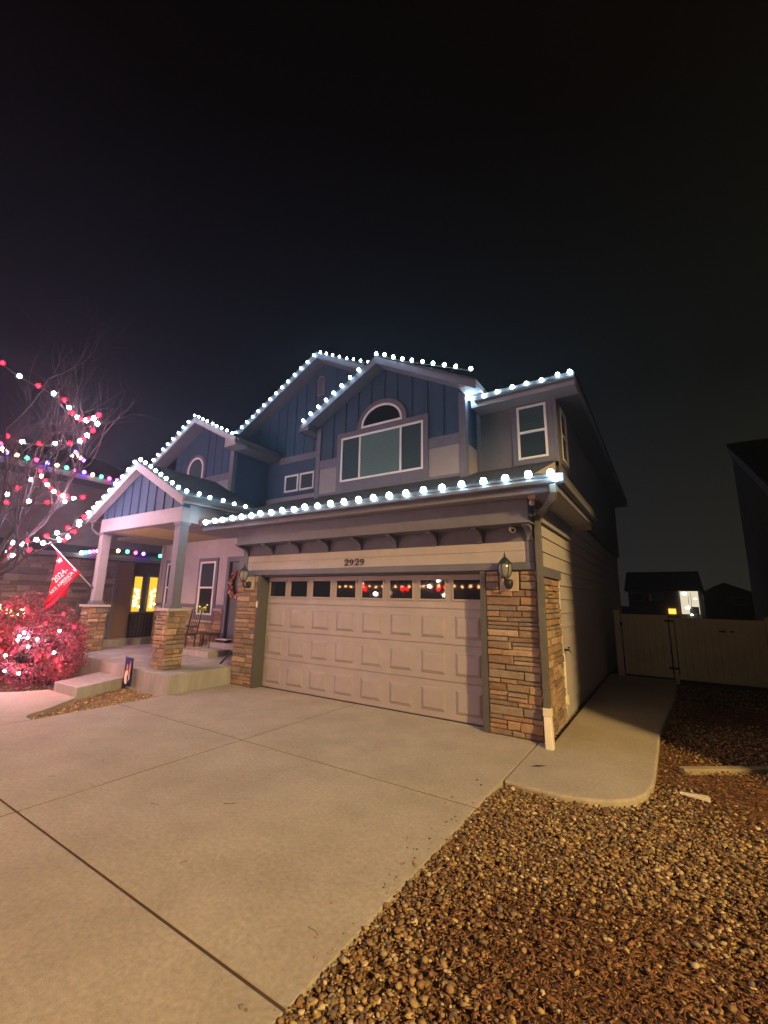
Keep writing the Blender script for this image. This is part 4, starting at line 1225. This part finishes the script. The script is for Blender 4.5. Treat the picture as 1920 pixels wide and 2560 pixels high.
blob('printed_wing', [(-1.84, .18), (-1.86, .28), (-1.845, .44), (-1.815, .53), (-1.795, .46), (-1.80, .30)], M['coral_print'])
blob('printed_edge', [(-1.835, .17), (-1.86, .13), (-1.80, .20), (-1.80, .29)], M['cream_print'])

t = thing('street_lamp', 'tall street lamp by the road at the right front of the yard', 'street lamp', (19.0, -11.5, 0))
MB().tube([(19, -11.5, -.2), (19, -11.5, 4), (19, -11.5, 9.2)], [.11, .09, .06], 10).tube([(19, -11.5, 9.1), (19, -10.6, 9.35), (19, -9.9, 9.3)], .04, 8).build('lamp_post', M['black'], t)
MB().prism([(-10.0, 9.22), (-9.1, 9.22), (-9.2, 9.34), (-9.9, 9.38)], 'x', 18.85, 19.15).build('lamp_head', M['iron'], t)
# ================================================================== RIGHT SIDE: fence, gate, neighbour
t = thing('yard_gate', 'tan vinyl gate with black hinges at the end of the side walk', 'gate', (6.7, 6.95, 0))
box('gate_post', 6.00, 6.14, 6.88, 7.02, -.1, 1.66, M['fence'], t, .01)
box('gate_post', 7.235, 7.325, 6.90, 7.0, -.1, 1.50, M['fence'], t, .01)
n = 7
for i in range(n):
    x0 = 6.175 + i * 1.03 / n
    box('gate_board', x0, x0 + 1.03 / n - .004, 6.925, 6.965, .055, 1.54, M['fence'], t, .004)
box('gate_rail', 6.165, 7.215, 6.915, 6.924, 1.44, 1.56, M['fence'], t, .004)
box('gate_rail', 6.165, 7.215, 6.915, 6.924, .05, .16, M['fence'], t, .004)
for z, l in ((1.40, .20), (.26, .22)):
    MB().box(7.13, 7.13 + l, 6.895, 6.912, z, z + .045).box(7.218, 7.232, 6.885, 6.90, z - .06, z + .10).build('hinge', M['black'], t)
MB().box(6.13, 6.19, 6.88, 6.905, 1.28, 1.34).tube([(6.15, 6.87, 1.36), (6.15, 6.87, 1.24)], .012, 6).build('latch', M['black'], t)
t = thing('yard_fence', 'tan vinyl privacy fence right of the yard gate', 'fence', (8.1, 6.95, 0))
for i in range(12):
    x0 = 7.345 + i * .144
    box('fence_board', x0, x0 + .140, 6.94, 6.97, .06, 1.46, M['fence'], t, .004)
box('fence_rail', 7.33, 9.08, 6.92, 6.939, 1.40, 1.50, M['fence'], t, .004)
box('fence_rail', 7.33, 9.08, 6.92, 6.939, .03, .12, M['fence'], t, .004)
box('fence_post', 9.08, 9.20, 6.90, 7.02, -.1, 1.58, M['fence'], t, .01)
MB().box(8.22, 8.34, 6.915, 6.925, 1.20, 1.235).box(8.42, 8.50, 6.915, 6.925, 1.205, 1.235).build('latch', M['black'], t)

t = thing('neighbour_house', 'pale sided neighbour house rising behind the right end of the fence', 'house', (12, 8, 0))
box('wall', 10.0, 16.0, -1.45, 15.3, -.2, 3.05, M['pale_wall'], t)
MB().prism([(9.0, 3.05), (15.3, 3.05), (15.3, 7.72), (10.0, 5.0), (9.0, 4.5)], 'x', 10.0, 16).build('gable_wall', M['pale_wall'], t)
box('upper_shade_block', 11.3, 16.0, -2.6, 14, -.2, 8.3, M['pale_wall'], t)  # unseen upper block, sized and placed to shade the side wall opposite
MB().prism([(-3.0, 8.3), (14.4, 8.3), (5.6, 9.9)], 'x', 11.1, 16.4).build('main_roof', M['shingle'], t)  # unseen roof closing the shading block
MB().prism([(8.9, 4.62), (15.4, 7.95), (15.4, 8.3), (8.9, 4.95)], 'x', 9.92, 9.99).build('rake_board', M['white'], t)
MB().prism([(8.8, 4.97), (15.5, 8.34), (15.5, 8.42), (8.8, 5.05)], 'x', 9.90, 16.2).build('roof', M['shingle'], t)
for i in range(12):
    MB().box(9.985, 9.999, -1.45, 15.3, i * .25, i * .25 + .238).build('siding_board', M['pale_wall'], t)

t = thing('landscape_timber', 'long weathered timber edging on the gravel beside the side walk', 'timber', (7.3, .1, -.08))
MB().hexa([(7.23, .06, -.09), (9.7, 1.86, -.09), (9.645, 1.94, -.09), (7.175, .14, -.09)], [(7.23, .06, -.02), (9.7, 1.86, -.02), (9.645, 1.94, -.02), (7.175, .14, -.02)]).build('beam', M['wood'], t, bevel=.008)
t = thing('wood_scrap', 'pale splintered wood scrap on the gravel in front of the timber', 'wood scrap', (7.3, -.6, -.05))
MB().hexa([(7.17, -.66, -.055), (7.42, -.74, -.05), (7.41, -.62, -.05)], [(7.17, -.65, -.035), (7.42, -.735, -.025), (7.41, -.625, -.028)]).build('splinter', M['pvc'], t)

# house beyond the back fence
t = thing('back_house', 'dim house beyond the gate with one brightly lit porch', 'house', (8.3, 27, -1))
box('wall', 5.2, 9.0, 25.2, 32, -2, 2.62, M['dark_wall'], t)
box('wall', 9.0, 11.35, 24.6, 32, -2, 2.45, M['green_wall'], t)
MB().prism([(8.9, 2.45), (11.5, 2.45), (10.0, 3.1)], 'y', 24.55, 32).build('roof', M['green_wall'], t)
MB().prism([(25.0, 2.62), (32, 2.62), (28.5, 4.0)], 'x', 5.0, 9.1).build('roof', M['shingle'], t)
box('porch_glow_panel', 7.86, 8.80, 25.10, 25.19, 1.25, 2.62, M['porch_wall_glow'], t)
MB().box(7.82, 7.90, 24.9, 25.09, .9, 2.66).box(8.78, 8.84, 24.9, 25.09, .9, 2.66).box(8.28, 8.31, 24.95, 25.0, 1.6, 2.5).box(8.40, 8.43, 24.95, 25.0, 1.6, 2.5).build('porch_post', M['white'], t)
box('porch_rail', 7.9, 8.78, 24.9, 24.96, 1.18, 1.30, M['white'], t)
MB().box(8.30, 8.75, 24.97, 25.05, 1.30, 1.72).build('porch_seat', M['dark_wall'], t)
for x, z, s in ((8.12, 2.48, .13), (8.20, 1.66, .12), (8.62, 2.18, .07), (8.37, 1.27, .07)):
    MB().lathe([(0, -s * .7), (s * .8, -s * .4), (s, .1 * s), (0, s * .6)], (x, 24.93, z), 10).build('lamp', M['porch_lamp'], t)
wn_ = box('window', 5.28, 6.08, 25.12, 25.19, 1.98, 2.58, M['trim'], t)
box('pane', 5.42, 5.94, 25.10, 25.118, 2.08, 2.48, M['pane_dark'], wn_)
wn_ = box('window', 6.15, 7.10, 25.12, 25.19, 2.0, 2.58, M['trim'], t)
box('pane', 6.22, 7.03, 25.10, 25.118, 2.02, 2.44, M['pane_dark'], wn_)
wn_ = box('window', 10.3, 10.9, 24.53, 24.59, 1.85, 2.3, M['trim'], t)
box('pane', 10.36, 10.84, 24.51, 24.528, 1.90, 2.25, M['pane_blue'], wn_)
box('window', 7.25, 7.62, 25.10, 25.18, 1.28, 1.58, M['orange_window'], t)['label'] = 'small window glowing orange'

# ================================================================== LEFT: neighbour house
t = thing('stone_house', 'neighbour house with dark ledge stone wall and coloured eave lights', 'house', (-11, 1, 0))
w = box('stone_wall', -9.75, -9.5, -5.6, 2.15, -.1, 3.15, M['mortar'], t)
lay_stones(w, (-9.5, -4.2, .1), (0, 1, 0), (0, 0, 1), (1, 0, 0), 5.7, 3.05, M['far_stone'], seed=77, rmin=.10, rmax=.22, lmin=.25, lmax=.70, depth=.05, gap=.02)
box('wall', -16, -10.1, -4.6, 9.0, 2.9, 5.75, M['dark_wall'], t)
box('wall', -9.95, -9.76, 2.15, 9.0, -.1, 3.1, M['dark_wall'], t)
MB().hexa([(-10.0, -5.9, 3.0), (-9.28, -5.9, 3.0), (-9.28, 6, 3.0), (-10.0, 6, 3.0)], [(-10.1, -5.9, 3.5), (-9.25, -5.9, 3.15), (-9.25, 6, 3.15), (-10.1, 6, 3.5)]).build('lower_roof', M['shingle'], t)
box('eave_board', -9.27, -9.23, -5.9, 6, 3.02, 3.16, M['trim'], t)
MB().hexa([(-10.3, -2.45, 5.62), (-9.42, -2.45, 5.72), (-9.42, 3.2, 5.72), (-10.3, 3.2, 5.62)], [(-16, -2.45, 8.4), (-9.42, -2.45, 5.90), (-9.42, 3.2, 5.90), (-16, 3.2, 8.4)]).build('upper_roof', M['shingle'], t)
box('upper_eave_board', -9.41, -9.37, -2.45, 3.2, 5.72, 5.88, M['trim'], t)
for y0, y1, lab in ((2.32, 2.60, 'tall window glowing yellow with twinkling bulbs'), (2.90, 3.20, 'second tall window glowing yellow')):
    wn_ = box('window', -9.76, -9.70, y0 - .07, y1 + .07, 1.14, 2.56, M['trim'], t); wn_['label'] = lab
    box('pane', -9.699, -9.69, y0, y1, 1.20, 2.50, M['warm_window'], wn_)
    rr_ = random.Random(int(y0 * 10))
    for k in range(16):
        b = bpy.data.objects.new('window_bulb', bulb_mesh(M['warm_bulb'], .034)); zz = 1.25 + k * .045 + rr_.uniform(-.03, .03)
        b.location = (-9.66, (y0 + y1) / 2 + rr_.uniform(-.11, .11), zz + .1); link(b, wn_)
for y in (1.0, 1.45):
    box('corner_board', -9.44, -9.40, y, y + .11, .2, 3.0, M['trim'], t)
t = thing('neighbour_railing', 'dark spindle railing below the glowing neighbour windows', 'railing', (-9.1, 2.5, .2))
box('top_rail', -9.14, -9.08, 2.0, 3.3, 1.10, 1.16, M['black'], t)
box('bottom_rail', -9.14, -9.08, 2.0, 3.3, .30, .35, M['black'], t)
for i in range(11):
    box('spindle', -9.125, -9.095, 2.04 + i * .12, 2.07 + i * .12, .35, 1.10, M['black'], t)
o = MB().box(-9.5, -9.0, 1.2, 4.4, -.1, .27).build('neighbour_porch_floor', M['concrete2']); o['kind'] = 'structure'
light_string('light_string', 'coloured bulbs along the upper eave of the dark stone house', [p[:3] for p in NUP[:12]], ['c' + p[3] for p in NUP[:12]], .055, 'coloured light strings on the stone house')
light_string('light_string', 'tight slanting cluster of coloured bulbs above the stone house upper eave', [p[:3] for p in NUP[16:]], ['c' + p[3] for p in NUP[16:]], .05, 'coloured light strings on the stone house')
light_string('light_string', 'short run of coloured bulbs at the left frame edge of the stone house', [p[:3] for p in NUP[12:16]], ['c' + p[3] for p in NUP[12:16]], .055, 'coloured light strings on the stone house')
light_string('light_string', 'coloured bulbs along the lower eave behind the porch columns', [p[:3] for p in NLOW], ['c' + p[3] for p in NLOW], .055, 'coloured light strings on the stone house')
t = thing('lit_shrub', 'low shrub wound with warm lights against the dark stone wall', 'shrub', (-9.0, -2.3, 0))
r = random.Random(12)
pos = [(-9.0 + r.gauss(0, .22), -2.0 + r.gauss(0, .45), .55 + r.random() * .75) for _ in range(900)]
leaf_cluster('foliage', pos, .06, [(.10, .09, .04), (.14, .10, .05)], t, 4, 0)
MB().tube([(-9.0, -2.0, -.08), (-9.0, -2.0, .9)], [.05, .02], 6).build('stem', M['bark'], t)
for k in range(34):
    b = bpy.data.objects.new('bulb', bulb_mesh(M['warm_bulb'], .028)); b.location = (-8.8 + r.gauss(0, .12), -1.9 + r.gauss(0, .35), 1.05 + r.random() * .42); link(b, t)

# ================================================================== TREES
def grow(mb, p, d, length, rad, depth, r, twigs, droop=0.0, keep=None):
    n = 4
    pts, rs = [p.copy()], [rad]
    q = p.copy(); dd = d.copy()
    for i in range(n):
        dd = (dd + Vector((r.gauss(0, .13), r.gauss(0, .13), r.gauss(0, .08) + .06)) ).normalized()
        q = q + dd * length / n
        pts.append(q.copy()); rs.append(rad * (1 - .38 * (i + 1) / n))
    (twigs if depth <= 1 else mb).tube(pts, rs, 6 if depth > 2 else 4, cap=False)
    if depth == 0: return
    k = r.choice((2, 3)) if depth > 1 else 3
    for i in range(k):
        ax = Vector((r.gauss(0, 1), r.gauss(0, 1), r.gauss(0, 1))).normalized()
        nd = (Matrix.Rotation(r.uniform(.35, .85), 3, ax) @ dd).normalized()
        nd.z += .05; nd.normalize()
        st = pts[r.choice((2, 3, 4, 4))]
        grow(mb, st, nd, length * r.uniform(.62, .85), rad * .56, depth - 1, r, twigs)
def bare_tree(loc, label, seed, height, trunk_r, heads, depth=5):
    t = thing('bare_tree', label, 'tree', loc)
    r = random.Random(seed)
    b = Vector(loc)
    tr = [b + Vector((0, 0, -.1)), b + Vector((.03, .02, height * .5)), b + Vector((.06, .0, height))]
    MB().tube(tr, [trunk_r * 1.3, trunk_r, trunk_r * .85], 10).build('trunk', M['bark'], t, smooth=True)
    limbs, twigs = MB(), MB()
    for (d, l) in heads:
        grow(limbs, tr[2] - Vector((0, 0, r.uniform(0, .3))), Vector(d).normalized(), l, trunk_r * .55, depth, r, twigs)
    limbs.build('limbs', M['bark'], t, smooth=True)
    twigs.build('twigs', M['bark'], t, smooth=True)
    return t
bare_tree((-5.0, -3.8, 0), 'bare winter tree hung with red and white bulbs left of the porch', 11, 1.7, .10,
          [((.75, .55, .80), 2.0), ((.30, .55, 1.0), 2.25), ((.6, .1, 1.1), 2.2), ((-.3, .3, 1), 1.6), ((.85, .85, .35), 1.5), ((-.7, -.2, .8), 1.3), ((.2, -.6, .9), 1.3)], 5)
light_string('light_string', 'red and white bulbs swooping through the upper branches of the bare tree', [p[:3] for p in TMAIN], ['tw' if p[3] == 'w' else 'r' for p in TMAIN], .041, 'red and white light strings in the bare tree')
light_string('light_string', 'red and white bulbs in a tight curl at mid height of the bare tree', [p[:3] for p in TSW], ['tw' if p[3] == 'w' else 'r' for p in TSW], .035, 'red and white light strings in the bare tree')
light_string('light_string', 'red and white bulbs on the lowest branches above the flag', [p[:3] for p in TLOW], ['tw' if p[3] == 'w' else 'r' for p in TLOW], .039, 'red and white light strings in the bare tree')

# second, similar tree nearer the street (outside the frame, mirrored in the garage windows)
bare_tree((-2.2, -9.4, 0), 'second bare tree hung with red and white bulbs by the street', 23, 1.9, .10,
          [((.6, .5, .7), 1.5), ((-.5, .5, .9), 1.5), ((.3, -.6, .9), 1.4), ((-.6, -.4, .8), 1.4), ((0, 0, 1), 1.4)], 4)
r = random.Random(5)
for q, (rad_, z0) in enumerate(((1.9, 2.3), (1.5, 3.3), (1.1, 4.2))):
    pts = []
    n_ = 18 - q * 3
    for k in range(n_):
        a = 2 * math.pi * k / n_
        pts.append((-2.2 + rad_ * math.cos(a) * r.uniform(.9, 1.1), -9.4 + rad_ * math.sin(a) * r.uniform(.9, 1.1), z0 + .25 * math.sin(a * 3) + r.uniform(-.08, .08)))
    light_string('light_string', ('lowest', 'middle', 'topmost')[q] + ' ring of red and white bulbs in the tree by the street', pts, ['r' if k % 3 == 0 else 'sw' for k in range(n_)], .058, 'red and white light strings in the street tree')

# ================================================================== BUSH
t = thing('lit_bush', 'leafy bush glowing red with red and white bulbs beside the porch', 'bush', (-4.35, -2.35, -.08))
r = np.random.default_rng(17)
n = 15000
u = r.normal(size=(n, 3)); u /= np.linalg.norm(u, axis=1)[:, None]
rad = 1 - np.abs(r.normal(0, .13, n))
lump = 1 + .16 * np.sin(u[:, 0] * 7 + 1) * np.cos(u[:, 1] * 6) + .08 * np.sin(u[:, 2] * 9 + u[:, 0] * 5) + r.normal(0, .03, n)
P = np.array([-4.50, -2.33, .57]) + u * rad[:, None] * lump[:, None] * np.array([1.58, .80, .74])
P2 = np.array([-5.75, -2.1, .80]) + u * rad[:, None] * lump[:, None] * np.array([1.3, .9, .95])
clump = np.sin(P[:, 0] * 9 + 2 * np.sin(P[:, 2] * 7)) + np.sin(P[:, 1] * 11 + P[:, 2] * 8) + np.sin(P[:, 2] * 12 + P[:, 0] * 6)
sel = (P[:, 2] > -.05) & (clump + r.normal(0, .5, n) > -.75)
pos = np.concatenate([P[sel], P2[:6000][P2[:6000][:, 2] > -.05]])
leaf_cluster('foliage', pos.tolist(), .034, [(.32, .055, .10), (.25, .05, .07), (.38, .08, .14), (.17, .07, .06)], t, 6, 0)
st = MB()
rr_ = random.Random(2)
for k in range(46):
    a = rr_.uniform(0, 2 * math.pi); q = rr_.random() ** .5
    e = Vector((-4.35 + 1.6 * q * math.cos(a), -2.35 + .75 * q * math.sin(a), .5 + .7 * (1 - q * q)))
    st.tube([Vector((-4.35 + .5 * q * math.cos(a), -2.35 + .3 * q * math.sin(a), -.08)), e * .5 + Vector((-4.35, -2.35, .1)) * .5, e], [.016, .011, .005], 4)
for k in range(70):
    a = rr_.uniform(0, 2 * math.pi); b_ = rr_.uniform(.1, 1.3)
    dv = Vector((1.5 * math.cos(a) * math.cos(b_), .78 * math.sin(a) * math.cos(b_), .70 * math.sin(b_)))
    e0 = Vector((-4.5, -2.33, .6)) + dv * .85; e1 = Vector((-4.5, -2.33, .6)) + dv * rr_.uniform(1.1, 1.28) + Vector((0, 0, .06))
    st.tube([e0, (e0 + e1) / 2 + Vector((0, 0, .01)), e1], [.005, .004, .002], 4)
st.build('stems', M['bark'], t)
light_string('light_string', 'red and white bulbs wound through the bush beside the porch', [p[:3] for p in BUSH], ['tw' if p[3] == 'w' else 'r' for p in BUSH], .021, None, wire=True, wr=.004)
# added bulbs besides the traced ones: these give the leaves their red glow
pts = [(-5.9, -2.8, .9), (-5.5, -2.95, .55), (-5.1, -3.05, 1.0), (-4.8, -3.1, .5), (-4.5, -3.1, .95), (-4.2, -3.15, .55), (-3.9, -3.1, .9), (-3.55, -2.95, 1.15),
       (-3.3, -2.6, 1.22), (-3.0, -2.2, 1.15), (-3.6, -2.2, 1.40), (-4.3, -2.6, 1.42), (-5.0, -2.4, 1.45), (-5.5, -2.6, 1.5)]
light_string('light_string', 'added red bulbs along the crown of the bush beside the porch', pts, ['r'] * len(pts), .022, None, wr=.004)

# ================================================================== GRAVEL
def pebbles(name, n, sampler, size, cols, seed, z0=-.075, chips=.0, jit=.02, flat=.46, brown=None, berm=False):
    r = np.random.default_rng(seed)
    bm = bmesh.new(); bmesh.ops.create_icosphere(bm, subdivisions=1, radius=1.0)
    V = np.array([v.co[:] for v in bm.verts]); F = np.array([[v.index for v in f.verts] for f in bm.faces]); bm.free()
    nv, nf = len(V), len(F)
    xy = sampler(r, n)
    n = len(xy)
    s = size * np.exp(r.normal(0, .46, n))
    big = r.random(n) < .03
    s[big] *= 1.3
    s = np.minimum(s, size * 2.2)
    sc = np.stack([s * r.uniform(.8, 1.45, n), s * r.uniform(.7, 1.1, n), s * r.uniform(flat * .7, flat * 1.3, n)], 1)
    ch = r.random(n) < chips
    if brown is not None:
        # drifts of bark among the stones
        f = np.sin(xy[:, 0] * 1.9 + 1.3 * np.sin(xy[:, 1] * 1.1)) + np.sin(xy[:, 1] * 1.6 + xy[:, 0] * .8 + 2.0) + r.normal(0, .75, n)
        ch |= f > .62
    sc[ch] *= np.array([1.25, .42, .40]) * r.uniform(.7, 1.25, (int(ch.sum()), 1))
    ang = r.uniform(0, 2 * np.pi, n); tilt = r.normal(0, .35, n)
    q = V[None] * (1 + r.normal(0, .10, (n, nv, 1))) * sc[:, None, :]
    ct, st_ = np.cos(tilt)[:, None], np.sin(tilt)[:, None]
    y, z = q[:, :, 1] * ct - q[:, :, 2] * st_, q[:, :, 1] * st_ + q[:, :, 2] * ct
    ca, sa = np.cos(ang)[:, None], np.sin(ang)[:, None]
    x2, y2 = q[:, :, 0] * ca - y * sa, q[:, :, 0] * sa + y * ca
    if berm:
        z0 = z0 + .042 * np.clip(1 - (xy[:, 0:1] - 5.6) / 1.4, 0, 1) * np.clip((-1.55 - xy[:, 1:2]) / .5, 0, 1)
        z0 = z0[:, 0]
    zz = z0 + r.uniform(0, 1, n) ** 1.3 * jit + sc[:, 2] * .4
    co = np.stack([x2 + xy[:, 0:1], y2 + xy[:, 1:2], z + zz[:, None]], 2).reshape(-1, 3)
    fi = (F[None] + (np.arange(n) * nv)[:, None, None]).reshape(-1, 3)
    me = bpy.data.meshes.new(name)
    me.vertices.add(len(co)); me.vertices.foreach_set('co', co.astype(np.float32).ravel())
    me.loops.add(fi.size); me.loops.foreach_set('vertex_index', fi.astype(np.int32).ravel())
    me.polygons.add(len(fi)); me.polygons.foreach_set('loop_start', (np.arange(len(fi)) * 3).astype(np.int32))
    me.polygons.foreach_set('use_smooth', np.ones(len(fi), dtype=bool))
    me.update(calc_edges=True)
    cols = np.array(cols)
    ci = r.choice(len(cols), n, p=None)
    col = cols[ci] * r.uniform(.7, 1.25, (n, 1))
    if brown is not None:
        k = ch
        col[k] = np.array(brown) * r.uniform(.6, 1.4, (k.sum(), 1))
    c4 = np.ones((n, nv, 4), dtype=np.float32); c4[:, :, :3] = col[:, None, :]
    at = me.color_attributes.new('col', 'FLOAT_COLOR', 'POINT')
    at.data.foreach_set('color', c4.ravel())
    me.materials.append(M['pebble'])
    o = bpy.data.objects.new(name, me); COL.objects.link(o)
    return o
STONES = [(.36, .25, .115), (.28, .18, .085), (.21, .14, .07), (.42, .31, .155), (.17, .12, .08), (.26, .15, .065), (.50, .40, .24), (.17, .14, .10), (.30, .18, .085), (.38, .26, .105), (.24, .14, .06)]
def inside(px, py, poly):
    c = np.zeros(len(px), bool)
    for i in range(len(poly)):
        x1, y1 = poly[i]; x2, y2 = poly[i - 1]
        k = ((y1 > py) != (y2 > py)) & (px < (x2 - x1) * (py - y1) / (y2 - y1 + 1e-12) + x1)
        c ^= k
    return c
def right_bed(r, n):
    x = r.uniform(5.64, 9.9, n * 2); y = r.uniform(-6.3, 6.9, n * 2)
    keep = ~inside(x, y, sw)
    # denser near the camera, thinner towards the fence
    dist = np.hypot(x - 7.25, y + 6.37)
    keep &= r.random(n * 2) < np.clip(1.35 - dist / 11, .28, 1)
    keep &= (x - 5.64 > .0)
    return np.stack([x, y], 1)[keep][:n]
o = pebbles('gravel', 84000, right_bed, .0096, STONES, 3, chips=.20, jit=.030, berm=True, brown=(.20, .092, .040))
tag(o, 'tan and brown river gravel mixed with bark beside the driveway', 'gravel', kind='stuff')
def near_bed(r, n):
    x = r.uniform(5.64, 9.3, n * 2); y = r.uniform(-6.2, -1.5, n * 2)
    return np.stack([x, y], 1)[~inside(x, y, sw)][:n]
o = pebbles('gravel', 20000, near_bed, .0108, STONES, 4, z0=-.062, jit=.03, berm=True, brown=(.20, .092, .040))
tag(o, 'larger loose river stones in the gravel nearest the viewer', 'gravel', kind='stuff')
o = pebbles('bark_fines', 24000, near_bed, .0062, [(.22, .11, .05), (.16, .08, .04), (.27, .15, .075)], 14, z0=-.050, jit=.022, chips=.7, berm=True)
tag(o, 'small bark fines and grit between the river stones', 'bark', kind='stuff')
bed = [(-.78, -1.47), (-.76, -3.44), (-1.0, -3.42), (-1.10, -3.33), (-1.2, -3.16), (-1.52, -2.74), (-1.78, -2.47), (-2.22, -1.47)]
def left_bed(r, n):
    x = r.uniform(-2.3, -.7, n * 4); y = r.uniform(-3.5, -1.4, n * 4)
    return np.stack([x, y], 1)[inside(x, y, bed)][:n]
o = pebbles('gravel', 6500, left_bed, .0145, STONES, 5, z0=-.07, chips=.35, jit=.035, brown=(.24, .12, .075))
tag(o, 'pointed bed of gravel and bark between driveway and porch step', 'gravel', kind='stuff')
def yard_bed(r, n):
    x = r.uniform(-9.3, -2.6, n * 2); y = r.uniform(-3.6, 1.0, n * 2)
    k = ~inside(x, y, wp) & ~((x > -5.45) & (y > -1.5))
    return np.stack([x, y], 1)[k][:n]
o = pebbles('bark_mulch', 7000, yard_bed, .024, [(.20, .11, .08), (.28, .16, .11), (.14, .09, .07)], 6, z0=-.07, chips=.6, jit=.03)
tag(o, 'reddish bark mulch under the bush', 'mulch', kind='stuff')

# a few stones kicked onto the concrete edges
def spill(r, n):
    x = 5.60 - np.abs(r.normal(0, .10, n)); y = r.uniform(-5.6, -1.6, n)
    return np.stack([x, y], 1)
o = pebbles('gravel', 70, spill, .0075, STONES, 9, z0=.002, jit=.0, chips=.2)
tag(o, 'stray pebbles kicked onto the driveway edge', 'gravel', kind='stuff')

# fallen leaf and pine needles on the concrete
t = thing('fallen_leaf', 'brown dry leaf on the side walk near the downspout', 'leaf', (5.86, -.9, 0))
MB().add([(5.77, -.98, .004), (5.84, -.945, .022), (5.93, -.86, .010), (5.86, -.93, .004)], [(0, 1, 2, 3)]).build('blade', M['bark'], t)
nd = MB()
r = random.Random(31)
for k in range(24):
    x, y = r.uniform(.9, 5.5), r.uniform(-5.0, -1.0)
    a = r.uniform(0, 6.28); l = r.uniform(.03, .11)
    nd.tube([(x, y, .003), (x + l * .5 * math.cos(a), y + l * .5 * math.sin(a), .006), (x + l * math.cos(a + .15), y + l * math.sin(a + .15), .003)], .0011, 3)
for x, y, a, l in ((3.74, -3.53, .6, .10), (5.39, -3.12, 2.0, .08), (3.2, -3.9, .2, .10)):
    nd.tube([(x, y, .004), (x + l * math.cos(a), y + l * math.sin(a), .004)], .0016, 3)
o = nd.build('pine_needles', M['bark'])
tag(o, 'scattered dry needles and twigs on the driveway concrete', 'needles', kind='stuff')

if HAZE:
    hz_ = MB().box(-26, 18, -37, 34, -3.2, 10.4).build('haze', None)
    m_, nt_, out_ = new_mat('thin_night_haze')
    pv = nt_.nodes.new('ShaderNodeVolumePrincipled')
    pv.inputs['Color'].default_value = (.72, .82, 1, 1)
    pv.inputs['Density'].default_value = HAZE
    pv.inputs['Anisotropy'].default_value = 0.7
    nt_.links.new(pv.outputs[0], out_.inputs['Volume'])
    hz_.data.materials.append(m_)
    hz_['kind'] = 'stuff'

# ================================================================== across the street (mirrored in the garage door windows)
t = thing('street_house', 'dark house across the street with a row of amber bulbs', 'house', (-14, -30, 0))
box('wall', -22, -6, -34, -29, -.2, 3.0, M['dark_wall'], t)
MB().prism([(-35, 3.0), (-28.4, 3.0), (-31.5, 5.4)], 'x', -22.5, -5.5).build('roof', M['shingle'], t)
pts = [(-21 + i * .75, -28.4, 3.0 + .05 * (i % 2)) for i in range(21)]
light_string('light_string', 'amber bulbs along the eave of the house across the street', pts, ['co'] * 21, .10, None)
